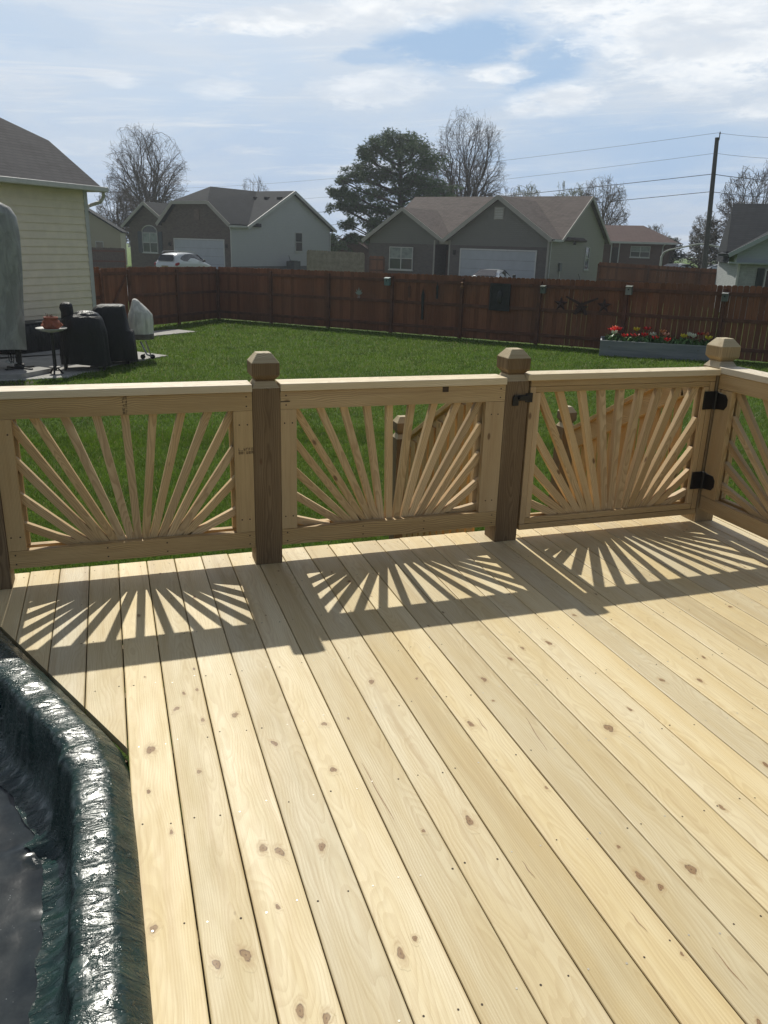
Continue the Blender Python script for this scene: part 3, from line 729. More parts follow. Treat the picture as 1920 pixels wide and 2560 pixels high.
t = orn('crossed_pistols', 'rusty crossed pistols over a star, between the two metal stars', 'ornament', 13.45, .18, -.06)
mb = MB(); star(mb, .20, -.06); mb.build('star_body', RUST, t, fix=False)
for s in (-1, 1):
    mb = MB(); mb.prism([(s * -.20, -.22), (s * -.12, -.24), (s * -.02, -.04), (s * .12, .05), (s * .46, .21), (s * .45, .25), (s * .10, .12), (s * -.06, .03), (s * -.12, -.06)], 'y', -.045 - .02 * (s > 0), -.033 - .02 * (s > 0)); mb.build('pistol', RUST, t)

# ------------------------------------------------------------------ planter with tulips
PANG = math.atan2(12.73 - 14.2, 14.56 - 12.37)
pb = thing('planter_box', 'long weathered grey wooden planter box of tulips by the fence', 'planter', (12.37, 14.2, GZ(12.4, 14.2)), PANG)
PG = wood('grey_board', 'X', (.30, .32, .34), (.22, .24, .26), (.12, .13, .14), .75, 90, .1, .2)
PL_, PD, PH = 2.75, 1.05, .40
for (a, b, c, d) in ((0, PL_, 0, .038), (0, PL_, PD - .038, PD), (0, .038, .04, PD - .04), (PL_ - .038, PL_, .04, PD - .04)):
    mb = MB(); mb.box(a, b, c, d, 0.01, PH); mb.build('side_board', PG, pb, bevel=.006)
mb = MB(); mb.box(.036, PL_ - .036, .036, PD - .036, .0, PH - .09); mb.build('soil', plain('soil', (.035, .025, .018), .95, .3, 30, bump=.6), pb)
TRIM = plain('pale_trim_grey', (.42, .44, .45), .6, .1, 10)
for (a, b, c, d) in ((0.001, PL_ - .001, 0.001, .037), (0.001, PL_ - .001, PD - .037, PD - .001), (0.001, .037, .04, PD - .04), (PL_ - .037, PL_ - .001, .04, PD - .04)):
    mb = MB(); mb.box(a, b, c, d, PH + .001, PH + .008); mb.build('rim', TRIM, pb)
LEAF = plain('tulip_leaf', (.09, .20, .05), .5, .35, 14)
TC = {'red': (.80, .015, .015), 'yellow': (.85, .70, .04), 'white': (.85, .85, .70), 'orange': (.85, .32, .12), 'pink': (.85, .42, .28)}
TM = {k: plain('petal_' + k, v, .45, .15, 20) for k, v in TC.items()}
tul = [('red', .25, .34, .40, 'open red tulip at the planter left corner, lowest left'), ('pink', .33, .55, .47, 'small pink tulip peeking above the red ones at the planter left end'), ('red', .44, .42, .42, 'wide open red tulip beside the white one at the planter left end'), ('red', .40, .62, .43, 'red tulip behind the white one at the planter left end'),
       ('white', .33, .28, .30, 'small white tulip under the red ones at the planter left end'), ('red', .62, .15, .20, 'low red tulip close to the front board, first of the low pair'), ('red', .80, .22, .22, 'low red tulip close to the front board, second of the low pair'), ('yellow', .86, .70, .42, 'tall yellow tulip standing alone near the back board, left half'),
       ('red', 1.05, .30, .26, 'round red tulip below the tall yellow one'), ('red', 1.15, .78, .46, 'tallest red tulip with a spiky head, middle left'), ('white', 1.27, .45, .27, 'single small white tulip below the tallest red one'), ('red', 1.40, .18, .17, 'red tulip leaning near the front board, middle'),
       ('orange', 1.53, .72, .37, 'orange pink tulip near the back board, middle'), ('pink', 1.66, .48, .30, 'salmon tulip right of the orange one, middle'), ('red', 1.62, .10, .14, 'lowest red tulip hanging over the front board'), ('yellow', 2.04, .36, .28, 'wide yellow tulip left of the two white ones'),
       ('white', 2.17, .55, .34, 'left one of the two neighbouring white tulips'), ('white', 2.27, .42, .30, 'right one of the two neighbouring white tulips'), ('red', 2.50, .72, .36, 'red tulip at the planter right end beside the corner post'), ('orange', 2.58, .62, .36, 'orange tulip between red and pink at the planter right end'),
       ('pink', 2.68, .66, .38, 'pale pink tulip, last one at the planter right end'), ('yellow', 2.62, .22, .28, 'low yellow tulip at the planter right end')]
rt = random.Random(8)
for (c, x, y, h, lab) in tul:
    wx = 12.37 + x * math.cos(PANG) - y * math.sin(PANG); wy = 14.2 + x * math.sin(PANG) + y * math.cos(PANG)
    zb = GZ(12.4, 14.2) + PH - .09; h = h * .52 + .06
    t = thing('tulip', lab, 'tulip', (wx, wy, zb), rt.uniform(0, 6), 'tulips in the planter'); t.scale = (1.2, 1.2, 1.1)
    lx, ly = rt.uniform(-.04, .04), rt.uniform(-.04, .04)
    mb = MB(); mb.tube((0, 0, 0), (lx * .5, ly * .5, h * .5), .005, .005, 6); mb.tube((lx * .5, ly * .5, h * .5), (lx, ly, h), .005, .004, 6); mb.build('stem', LEAF, t)
    mb = MB()
    for i in range(5):
        a = rt.uniform(0, 6.28); L = rt.uniform(.14, .24); d = Vector((math.cos(a), math.sin(a), 0)); s = Vector((-d.y, d.x, 0)) * rt.uniform(.022, .034)
        p0 = Vector((0, 0, .0)); p1 = p0 + d * L * .35 + Vector((0, 0, L * .7)); p2 = p0 + d * L * .8 + Vector((0, 0, L * rt.uniform(.8, 1.1)))
        mb.poly([p0, p1 - s, p1 + s]); mb.poly([p1 - s, p2, p1 + s])
    mb.build('leaves', LEAF, t, fix=False)
    mb = MB(); op = rt.uniform(.5, 1.0) if c == 'red' else rt.uniform(.2, .7)
    for i in range(6):
        a = i * math.pi / 3 + rt.uniform(-.1, .1); d = Vector((math.cos(a), math.sin(a), 0)); s = Vector((-d.y, d.x, 0))
        b0 = Vector((lx, ly, h)); m1 = b0 + d * (.038 + .036 * op) + Vector((0, 0, .045)); tip = b0 + d * (.022 + .09 * op) + Vector((0, 0, .115 - .03 * op))
        mb.poly([b0, m1 - s * .045, tip, m1 + s * .045])
    mb.build('flower', TM[c], t, fix=False)
# loose leaves between the tulips
mb = MB((12.37, 14.2, GZ(12.4, 14.2)))
for i in range(320):
    x = rt.uniform(.15, PL_ - .1); y = rt.uniform(.10, PD - .15); wx = 12.37 + x * math.cos(PANG) - y * math.sin(PANG); wy = 14.2 + x * math.sin(PANG) + y * math.cos(PANG)
    z = GZ(12.4, 14.2) + PH - .09; a = rt.uniform(0, 6.28); L = rt.uniform(.12, .26); d = Vector((math.cos(a), math.sin(a), 0)); s = Vector((-d.y, d.x, 0)) * .024
    p0 = Vector((wx, wy, z)); p1 = p0 + d * L * .3 + Vector((0, 0, L * .7)); p2 = p0 + d * L * .7 + Vector((0, 0, L)); mb.poly([p0, p1 - s, p2, p1 + s])
o = mb.build('tulip_foliage', LEAF, fix=False); o.location = (12.37, 14.2, GZ(12.4, 14.2)); tag(o, 'dense green tulip leaves filling the grey planter', 'leaves', kind='stuff')

# ------------------------------------------------------------------ yellow house at left
HA = R(48); hc = (.02, 20.07)
def siding_rows(mb, L, z0, z1, exp, y=0, x0=0, lap=.024):
    z = z0
    while z < z1 - .01:
        zt = min(z + exp, z1)
        mb.poly([(x0, y - lap, z), (L, y - lap, z), (L, y, zt), (x0, y, zt)]); mb.poly([(x0, y, z), (L, y, z), (L, y - lap, z), (x0, y - lap, z)]); z = zt
CREAM = plain('cream_siding', (.80, .70, .54), .55, .05, 3); SHING = None
def shingle_mat(name, c0, c1, scale=1.):
    m, nt, b = base_mat(name, .9, .15)
    tc = nt.node('ShaderNodeTexCoord').outputs['Object']; x, y, z = nt.sep(tc)
    bt = nt.node('ShaderNodeTexBrick'); nt.put(bt.inputs['Vector'], nt.comb(nt.m('ADD', x, y), nt.m('MULTIPLY', z, 1.9), 0.))
    bt.inputs['Scale'].default_value = 1.; bt.inputs['Brick Width'].default_value = .33; bt.inputs['Row Height'].default_value = .14 * scale; bt.inputs['Mortar Size'].default_value = .012
    bt.inputs['Color1'].default_value = c0 + (1,); bt.inputs['Color2'].default_value = c1 + (1,); bt.inputs['Mortar'].default_value = tuple(v * .55 for v in c0) + (1,)
    c = nt.mix(nt.ss(nt.noise(tc, .8, 5, .65), .35, .65, 0, .45), bt.outputs[0], c1)
    c = nt.mix(nt.ss(nt.noise(tc, 25, 3, .6), .45, .7, 0, .35), c, tuple(v * .6 for v in c0))
    nt.put(b.inputs['Base Color'], c); nt.put(b.inputs['Normal'], nt.bump(bt.outputs[1], -.4, .02)); return m
def brick_mat(name, c0, c1, mort):
    m, nt, b = base_mat(name, .85, .2)
    tc = nt.node('ShaderNodeTexCoord').outputs['Object']; x, y, z = nt.sep(tc)
    bt = nt.node('ShaderNodeTexBrick'); nt.put(bt.inputs['Vector'], nt.comb(nt.m('ADD', x, y), z, 0.))
    bt.inputs['Scale'].default_value = 1.; bt.inputs['Brick Width'].default_value = .22; bt.inputs['Row Height'].default_value = .075; bt.inputs['Mortar Size'].default_value = .008
    bt.inputs['Color1'].default_value = c0 + (1,); bt.inputs['Color2'].default_value = c1 + (1,); bt.inputs['Mortar'].default_value = mort + (1,)
    c = nt.mix(nt.ss(nt.noise(tc, 3.5, 4, .7), .35, .65, 0, .6), bt.outputs[0], c1)
    c = nt.mix(nt.ss(nt.noise(tc, 7., 3, .6), .5, .7, 0, .5), c, tuple(v * 1.5 for v in c0))
    nt.put(b.inputs['Base Color'], c); nt.put(b.inputs['Normal'], nt.bump(bt.outputs[1], -.3, .01)); return m
def lap_mat(name, col, exp=.115):
    m, nt, b = base_mat(name, .6, .3)
    tc = nt.node('ShaderNodeTexCoord').outputs['Object']; x, y, z = nt.sep(tc)
    f = nt.m('FRACT', nt.m('DIVIDE', z, exp)); edge = nt.ss(f, .10, .02)
    c = nt.mix(nt.m('MULTIPLY', edge, .5), col, tuple(v * .45 for v in col))
    c = nt.mix(nt.ss(nt.noise(tc, 1.3, 4, .6), .4, .7, 0, .12), c, tuple(v * .8 for v in col))
    nt.put(b.inputs['Base Color'], c); nt.put(b.inputs['Normal'], nt.bump(f, .6, .02)); return m
ROOF_A = shingle_mat('grey_shingles', (.075, .072, .078), (.10, .098, .104)); ROOF_B = shingle_mat('charcoal_shingles', (.022, .026, .032), (.033, .037, .044)); ROOF_C = shingle_mat('brown_grey_shingles', (.10, .082, .075), (.145, .12, .11)); ROOF_D = shingle_mat('red_brown_shingles', (.09, .06, .055), (.115, .078, .072))
TRIMW = plain('white_trim', (.50, .50, .49), .5, .06, 5); GUT = plain('gutter_white', (.55, .54, .50), .4, .06, 8)
GLASS_, gnt, gb = base_mat('window_glass', .08, .6); gb.inputs['Base Color'].default_value = (.05, .06, .065, 1); GLASS = GLASS_
CURT = plain('curtain_behind_glass', (.22, .25, .24), .5, .3, 3)
yh = thing('house', 'cream sided one-storey house with grey hip roof at the left edge', 'house', (hc[0], hc[1], GZ(0, 20)), HA)
hz = -GZ(0, 20)
L_ = -12
mb = MB((0, 0, -hz)); siding_rows(mb, 0, -.93 + .25, 2.80, .1855, 0, L_); mb.box(L_, -.02, .002, 9, -.68, 2.80); mb.build('wall', CREAM, yh, fix=False)
mb = MB((0, 0, -hz)); mb.box(L_, -.01, -.004, 8.9, -1.0, -.69); mb.build('foundation', plain('concrete_block', (.25, .25, .24), .9, .1, 6), yh)
mb = MB((0, 0, -hz)); mb.box(-.11, .012, -.03, -.0125, -.68, 2.80); mb.box(.0, .02, -.03, .1, -.68, 2.80); mb.build('corner_trim', TRIMW, yh)
# hip roof with the shallower run above
ex, ey = .15, -.45; sl = .75
def rp(x, y): return 2.84 + (y - ey) * sl
E_ = (ex, ey, 2.84); RL = [E_, (-.01, 1.09, rp(0, 1.09)), (-.99, 1.67, rp(0, 1.67)), (-2.2, 2.42, rp(0, 2.42)), (-4.4, 3.8, rp(0, 3.8)), (-5.0, 4.3, rp(0, 4.3))]
Q_ = (L_, 4.3, rp(0, 4.3)); RB = [(x, 8.6 - y, z) for x, y, z in RL]
mb = MB((0, 0, -hz)); mb.poly([(L_, ey, 2.84)] + RL + [Q_]); mb.poly([(L_, 9.05, 2.84)] + RB + [Q_])
for i in range(5): mb.poly([RL[i], RB[i], RB[i + 1], RL[i + 1]])
mb.poly([(L_, ey, 2.81), (ex, ey, 2.81), (ex, 9.05, 2.81), (L_, 9.05, 2.81)]); mb.build('roof', ROOF_A, yh, fix=False)
mb = MB((0, 0, -hz)); mb.box(L_, ex + .02, ey - .12, ey - .002, 2.74, 2.865); mb.box(ex + .002, ex + .1, ey - .12, 9.3, 2.74, 2.865); mb.build('gutter', GUT, yh, bevel=.02)
mb = MB((0, 0, -hz)); mb.box(L_, ex, ey, -.035, 2.77, 2.79); mb.build('soffit', TRIMW, yh)
mb = MB((0, 0, -hz)); mb.path([(.20, -.42, 2.76), (.26, -.36, 2.62), (.24, -.26, 2.50), (.16, .0, 2.42), (.075, .10, 2.36), (.065, .12, 2.2), (.065, .12, -.85)], .045, 8); mb.build('downspout', GUT, yh, smooth=True)

# ------------------------------------------------------------------ patio
CONC = plain('patio_concrete', (.34, .33, .31), .9, .10, 5, bump=.3, dirt=(.24, .23, .21))
GRAV = plain('pale_gravel', (.46, .45, .42), .9, .35, 60, bump=1.)
g1 = GZ(-1, 14)
def slab(name, pts, z0, z1, mat, label=None, kind='structure'):
    mb = MB(); mb.prism(pts, 'z', z0, z1); o = mb.build(name, mat, bevel=.008); return tag(o, label, kind=kind)
slab('gravel_bed', GRVB, g1 - .1, g1 + .03, GRAV)
slab('patio', PATIO, g1 - .1, g1 + .05, CONC)
slab('walkway', WALK, g1 - .1, GZ(2, 21) + .03, CONC)
o = slab('concrete_step', [(-5, 13.3), (-1.38, 13.42), (-.86, 14.12), (-1.5, 14.75), (-5, 14.75)], g1 - .1, g1 + .125, CONC, kind=None)
tag(o, 'pale concrete step block under the covered umbrella', 'step')
mb = MB()
rs = random.Random(2)
for i in range(90):
    x = rs.uniform(-2.6, .3); y = 12.15 + rs.uniform(-.25, .45) + x * .06; s = rs.uniform(.02, .05); z = GZ(x, y); a = rs.uniform(0, 3)
    mb.lathe([(s * .7, 0), (s, s * .3), (s * .6, s * .7), (s * .1, s * .8)], c=(x, y, z), n=6)
o = mb.build('gravel_scatter', GRAV, smooth=True); tag(o, 'scattered pale stones at the lawn edge in front of the patio', 'stones', kind='stuff')
mb = MB(); mb.prism([(-5, 13.0), (-1.2, 12.45), (-1.05, 13.9), (-5, 13.5)], 'z', g1 - .1, g1 + .004); o = mb.build('soil', plain('dark_soil', (.05, .04, .03), .95, .3, 9, bump=.6)); tag(o, kind='structure')

def cover_mat(name, col, rough=.55, sc=7):
    m, nt, b = base_mat(name, rough, .4)
    tc = nt.node('ShaderNodeTexCoord').outputs['Object']; x, y, z = nt.sep(tc)
    f = nt.noise(nt.comb(nt.m('MULTIPLY', x, sc), nt.m('MULTIPLY', y, sc), nt.m('MULTIPLY', z, sc * .3)), 1, 5, .6, .6)
    nt.put(b.inputs['Base Color'], nt.mix(nt.ss(f, .35, .65), tuple(v * .8 for v in col), tuple(v * 1.15 for v in col)))
    nt.put(b.inputs['Normal'], nt.bump(f, 1., .06)); return m
GREYC = cover_mat('grey_cover', (.33, .33, .315)); BLACKC = cover_mat('black_cover', (.007, .0075, .009), .5); PALEC = cover_mat('pale_cover', (.68, .66, .60)); BLACKV = cover_mat('black_grey_vinyl', (.016, .018, .022), .32)
def cover(name, mat, parent, rings_, folds=9, amp=.02, n=56, pw=2.6, seed=0, hem=.03):
    mb = MB(); rr = random.Random(seed); ph = [rr.uniform(0, 6.28) for _ in range(4)]; out = []
    H0 = rings_[0][0]; H1 = rings_[-1][0]
    for (z, cx, cy, rx, ry) in rings_:
        t = (z - H0) / (H1 - H0) if H1 != H0 else 0; ring = []
        for i in range(n):
            a = 2 * math.pi * i / n; ca, sa = math.cos(a), math.sin(a)
            k = (abs(ca) ** pw + abs(sa) ** pw) ** (-1 / pw)
            w = 1 + amp * (1.2 - t) * (math.sin(folds * a + ph[0] + 1.5 * t) + .6 * math.sin((folds * 2 + 1) * a + ph[1] - 2 * t) + .5 * math.sin(3 * a + ph[2]))
            ring.append((cx + rx * k * ca * w, cy + ry * k * sa * w, z + (hem * math.sin(2 * a + ph[3]) if z == H0 else 0)))
        out.append(ring)
    mb.rings(out, 0, False, True); return mb.build(name, mat, parent, smooth=True)
# covered cantilever umbrella
t = thing('covered_umbrella', 'tall grey fabric cover over a closed patio umbrella on a black pole', 'umbrella', (-1.47, 14.13, g1 + .125), 0)
zz = lambda z: z - (g1 + .125)
cover('cover', GREYC, t, [(zz(-.60), -.62, 0, .76, .34), (zz(-.30), -.60, 0, .75, .33), (zz(.3), -.58, 0, .76, .33), (zz(1.0), -.55, 0, .79, .33), (zz(1.6), -.53, 0, .80, .34), (zz(1.95), -.55, 0, .80, .33), (zz(2.12), -.6, 0, .76, .30), (zz(2.22), -.68, 0, .64, .22), (zz(2.28), -.75, 0, .50, .12), (zz(2.29), -.75, 0, .3, .04)], 5, .022, seed=3, pw=3)
mb = MB(); mb.box(-.055, .055, -.05, .05, .02, 1.4); mb.build('pole', BLACK, t, bevel=.01)
mb = MB(); mb.box(-.09, .09, -.09, .09, 0.021, .10); mb.bar((-.25, -.2, .015), (.25, .2, .015), .05, .03); mb.bar((-.25, .2, .0155), (.25, -.2, .0155), .05, .028); mb.build('base', BLACK, t)
mb = MB(); mb.tube((-.12, -.12, .14), (-.22, -.16, .17), .035, .03, 10); mb.tube((-.04, -.05, .12), (-.12, -.12, .14), .012, .012, 8); mb.build('crank_foot', TRIMW, t)
for i, (x, c) in enumerate(((-.16, BLACK), (-.12, BLACK), (-.62, TRIMW))):
    mb = MB(); mb.path([(x, -.3, .36), (x + .01, -.31, .22), (x + .04, -.31, .16), (x + .06, -.30, .24), (x + .05, -.3, .36)], .008, 6); mb.build('strap', c, t)
mb = MB(); mb.prism([(-.5, .38), (-.28, .38), (-.40, .22)], 'y', -.30, -.28); mb.build('flap', plain('dark_red_cloth', (.14, .04, .03), .8), t)
# bird bath table with terracotta pot
t = thing('pedestal_table', 'small white rimmed pedestal table on a three-legged black stand', 'table', (-.78, 13.93, g1 + .03), 0)
tz = lambda z: z - (g1 + .03)
mb = MB(); mb.lathe([(.05, tz(-.25)), (.20, tz(-.215)), (.30, tz(-.175)), (.305, tz(-.155)), (.28, tz(-.16)), (.10, tz(-.19)), (0.01, tz(-.195))], n=28); mb.build('dish', plain('dish_white', (.42, .42, .40), .4), t, smooth=True)
mb = MB(); mb.tube((0, 0, .08), (0, 0, tz(-.24)), .035, .035, 10)
for a in (20, 140, 260): a = R(a); mb.path([(0, 0, .22), (.05 * math.cos(a), .05 * math.sin(a), .12), (.15 * math.cos(a), .15 * math.sin(a), .0)], .02, 6)
mb.build('stand', BLACK, t)
mb = MB(); mb.lathe([(.09, .13), (.12, .14), (.12, .155), (.03, .165)], n=18); mb.build('ring', BLACK, t)
t = thing('flower_pot', 'round terracotta strawberry pot on the white rimmed table', 'pot', (-.77, 13.93, -.195), 0)
TER = plain('terracotta', (.30, .085, .045), .75, .2, 9)
mb = MB(); mb.lathe([(.09, 0), (.15, .03), (.185, .10), (.16, .18), (.125, .20), (.14, .225), (.14, .255), (.12, .255), (.11, .20), (.01, .18)], n=26); mb.build('body', TER, t, smooth=True)
mb = MB()
for i in range(5): a = i * 1.257; mb.tube((.14 * math.cos(a), .14 * math.sin(a), .06), (.20 * math.cos(a), .20 * math.sin(a), .12), .03, .04, 8)
mb.build('pocket', TER, t)
mb = MB()
for i in range(26): a = rs.uniform(0, 6.3); r_ = rs.uniform(0, .10); mb.tube((r_ * math.cos(a), r_ * math.sin(a), .19), (r_ * 1.3 * math.cos(a + .4), r_ * 1.3 * math.sin(a + .4), rs.uniform(.26, .33)), .006, .003, 4)
mb.build('dry_plant', plain('dry_reddish_plant', (.20, .07, .045), .9, .3, 30), t)
# covered smoker (left) and covered gas grill (middle), pale kettle cover on a cart
gz_ = g1 + .05
t = thing('covered_smoker', 'black covered smoker with a hooded chimney and rounded shiny top', 'grill', (-.2, 14.5, gz_))
k = lambda z: z - gz_
cover('cover', BLACKC, t, [(.10, 0.04, 0, .50, .33), (.3, .02, 0, .49, .32), (k(-.3), .02, 0, .47, .31), (k(-.05), 0.01, 0, .42, .30), (k(.03), .02, 0, .36, .25), (k(.07), .02, 0, .2, .16)], 9, .030, seed=5)
cover('lid_cover', BLACKV, t, [(k(-.12), .10, 0, .33, .26), (k(0.0), .10, 0, .31, .24), (k(.08), .09, 0, .25, .19), (k(.13), .08, 0, .15, .12), (k(.145), .08, 0, .04, .03)], 7, .03, seed=6, pw=2.1)
cover('chimney_cover', BLACKC, t, [(k(-.3), -.22, 0, .20, .18), (k(0), -.26, 0, .14, .14), (k(.10), -.27, 0, .125, .125), (k(.20), -.285, 0, .135, .13), (k(.27), -.28, 0, .12, .11), (k(.31), -.27, 0, .07, .06)], 5, .02, seed=7, pw=2.2)
for x in (-.40, .38):
    for y in (-.22, .22): mb = MB(); mb.tube((x, y, 0), (x, y, .3), .03, .03, 8); mb.build('leg', BLACK, t)
t = thing('covered_gas_grill', 'tall boxy gas grill under a black cover, behind the smoker', 'grill', (.33, 15.25, gz_))
cover('cover', BLACKC, t, [(.05, .06, 0, .50, .32), (.35, .06, 0, .49, .31), (k(-.36), .05, 0, .48, .31), (k(-.32), .02, 0, .42, .30), (k(.0), .01, 0, .385, .28), (k(.12), .04, 0, .34, .25), (k(.19), .08, 0, .30, .20), (k(.215), .09, 0, .24, .14)], 8, .026, seed=8, pw=4)
mb = MB(); mb.box(-.38, -.22, -.33, -.315, k(-.02), k(.0)); mb.build('handle_tab', TRIMW, t)
mb = MB()
for x in (-.3, .35): mb.tube((x, -.2, 0), (x, -.2, .1), .03, .03, 8)
mb.build('wheel', BLACK, t)
t = thing('covered_kettle_grill', 'pale grey tent-shaped cover over a kettle grill on a wheeled cart', 'grill', (1.03, 15.98, gz_))
cover('cover', PALEC, t, [(k(-.60), .02, 0, .26, .24), (k(-.45), .02, 0, .27, .25), (k(-.2), .02, 0, .28, .26), (k(-.06), .02, 0, .27, .25), (k(.05), 0, 0, .20, .19), (k(.14), -.03, 0, .145, .14), (k(.22), -.06, 0, .09, .09), (k(.275), -.08, 0, .055, .05), (k(.29), -.08, 0, .02, .02)], 6, .03, seed=9, pw=2.3)
cover('skirt_band', plain('khaki_band', (.13, .12, .09), .8, .2, 9), t, [(k(-.625), .02, 0, .262, .245), (k(-.50), .02, 0, .282, .262)], 6, .03, seed=9, pw=2.3, hem=0)
mb = MB(); mb.tube((-.2, -.1, .03), (-.14, -.08, .40), .016, .016, 8); mb.tube((-.02, -.12, .40), (.10, -.16, .10), .02, .018, 8); mb.tube((.10, -.16, .10), (.24, -.18, .055), .018, .018, 8); mb.tube((.05, -.2, .12), (-.02, -.16, .05), .016, .016, 8); mb.tube((.2, .1, .05), (.1, .05, .4), .016, .016, 8); mb.build('stand', plain('steel_tube', (.25, .25, .26), .3, .1, 9, .8), t)
for x in (.0, .22): mb = MB(); mb.tube((x, -.19, .055), (x + .02, -.15, .055), .055, .055, 14); mb.build('wheel', BLACK, t)
t = thing('storage_bench', 'long low box under a black cover along the house wall', 'bench', (-1.35, 17.75, gz_), R(46))
cover('cover', BLACKC, t, [(.02, 0, 0, 1.05, .32), (.3, 0, 0, 1.04, .31), (.62, 0, 0, 1.03, .30), (.67, 0, 0, .98, .26)], 13, .008, seed=12, pw=7)
mb = MB(); mb.box(-1.0, 1.0, -.28, .28, .675, .70); mb.build('lid', plain('dark_grey_lid', (.07, .07, .07), .6), t, bevel=.01)
mb = MB(); mb.box(-.20, -.02, -.28, -.2, .702, .712); mb.build('paper', TRIMW, t)

# ------------------------------------------------------------------ houses across the street
E1A = math.atan2(-.764, .645)
def win(parent, x0, x1, z0, z1, y, ax='x', mull=(1, 1), curtain=False, arch=False):
    """window whose frame stands on plane y (outside = smaller y), or on plane x when ax='y' (outside = larger x)"""
    w = .05
    def P(a0, a1, d0, d1, c0, c1, mb):
        if ax == 'x': mb.box(a0, a1, y - d1, y - d0, c0, c1)
        else: mb.box(y + d0, y + d1, a0, a1, c0, c1)
    mb = MB(parent['o']) if False else MB((0, 0, parent.location.z))
    P(x0, x0 + w, .003, .06, z0, z1, mb); P(x1 - w, x1, .003, .06, z0, z1, mb); P(x0 + w, x1 - w, .003, .059, z0, z0 + w, mb); P(x0 + w, x1 - w, .003, .059, z1 - w, z1, mb)
    for i in range(mull[0]):
        c = x0 + (x1 - x0) * (i + 1) / (mull[0] + 1); P(c - .03, c + .03, .003, .055, z0 + w, z1 - w, mb)
    for i in range(mull[1]):
        c = z0 + (z1 - z0) * (i + 1) / (mull[1] + 1); P(x0 + w, x1 - w, .003, .05, c - .025, c + .025, mb)
    P(x0 - .05, x1 + .05, .003, .09, z0 - .07, z0 - .002, mb)
    f = mb.build('window', TRIMW, parent)
    mb = MB((0, 0, parent.location.z)); P(x0 + w, x1 - w, .004, .02, z0 + w, z1 - w, mb); mb.build('pane', GLASS, f)
    if curtain:
        zc = (z0 + z1) / 2; mb = MB((0, 0, parent.location.z)); P(x0 + w + .02, x1 - w - .02, .0205, .028, zc + .02, z1 - w - .01, mb); mb.build('blind', CURT, f)
    if arch:
        n = 12; cx = (x0 + x1) / 2; r = (x1 - x0) / 2; mb = MB((0, 0, parent.location.z)); pts = [(cx + r * math.cos(math.pi * i / n), z1 + .01 + r * .62 * math.sin(math.pi * i / n)) for i in range(n + 1)]
        mb.prism(pts, 'y', y - .02, y - .004); mb.build('arch_pane', GLASS, f)
        mb = MB((0, 0, parent.location.z)); mb.path([(a, y - .04, b) for a, b in pts], .035, 6); mb.build('arch_trim', GUT, f)
    return f
def slabroof(mb, a, b, c, d, th=.12):
    """roof plane quad a,b,c,d with thickness below"""
    P = [Vector(p) for p in (a, b, c, d)]; n = (P[1] - P[0]).cross(P[2] - P[0]).normalized(); n = -n if n.z < 0 else n
    b0 = len(mb.v); mb.v += [tuple(p) for p in P] + [tuple(p - n * th) for p in P]
    for q in ((0, 1, 2, 3), (7, 6, 5, 4), (0, 4, 5, 1), (1, 5, 6, 2), (2, 6, 7, 3), (3, 7, 4, 0)): mb.f.append(tuple(b0 + i for i in q)); mb.m.append(0)
def gable_y(mb, x0, x1, xr, ze0, ze1, zr, y0, y1):
    """ridge along y at x=xr"""
    slabroof(mb, (x0, y0, ze0), (xr, y0, zr), (xr, y1, zr), (x0, y1, ze0)); slabroof(mb, (x1, y0, ze1), (xr, y0, zr), (xr, y1, zr), (x1, y1, ze1))
def gable_x(mb, y0, y1, yr, ze, zr, x0, x1):
    slabroof(mb, (x0, y0, ze), (x0, yr, zr), (x1, yr, zr), (x1, y0, ze)); slabroof(mb, (x0, y1, ze), (x0, yr, zr), (x1, yr, zr), (x1, y1, ze))
BRK_DK = brick_mat('dark_grey_brick', (.085, .075, .075), (.13, .11, .105), (.16, .15, .145)); BRK_BR = brick_mat('mixed_brown_brick', (.070, .053, .045), (.135, .108, .092), (.15, .135, .125)); BRK_W = brick_mat('pale_brick', (.28, .30, .30), (.36, .37, .37), (.24, .25, .25)); BRK_RD = brick_mat('dark_red_brick', (.10, .055, .045), (.13, .075, .06), (.14, .12, .11))
SID_G = lap_mat('grey_lap_siding', (.17, .165, .155)); SID_T = lap_mat('taupe_lap_siding', (.31, .29, .26)); SID_W = lap_mat('white_lap_siding', (.52, .53, .56)); SID_B = lap_mat('pale_blue_siding', (.36, .41, .43)); SID_Y = lap_mat('pale_yellow_siding', (.40, .355, .28))
GDOOR = plain('garage_door_white', (.36, .385, .42), .5, .05, 2); DARKDOOR = plain('dark_entry', (.03, .022, .02), .6); FASC = plain('taupe_trim', (.33, .31, .28), .6, .06, 4)
def gdoor(h, x0, x1, z0, z1, y):
    mb = MB((0, 0, h.location.z))
    n = 4
    for i in range(n):
        a = z0 + (z1 - z0) * i / n; b = z0 + (z1 - z0) * (i + 1) / n - .012; mb.box(x0, x1, y - .03, y - .004, a, b)
    d = mb.build('garage_door', GDOOR, h)
    mb = MB((0, 0, h.location.z)); mb.box(x0 - .09, x0 - .002, y - .05, y - .003, z0, z1 + .09); mb.box(x1 + .002, x1 + .09, y - .05, y - .003, z0, z1 + .09); mb.box(x0, x1, y - .05, y - .003, z1 + .002, z1 + .09); mb.build('door_frame', TRIMW, d)
def rake(h, pts, y, w=.2, mat=None, name='fascia', d=.04):
    mb = MB((0, 0, h.location.z))
    for (a, b) in zip(pts, pts[1:]): mb.bar((a[0], y, a[1]), (b[0], y, b[1]), d, w, up=(0, 0, 1) if abs(a[1] - b[1]) < .01 else (0, 0, 1))
    return mb.build(name, mat or FASC, h)

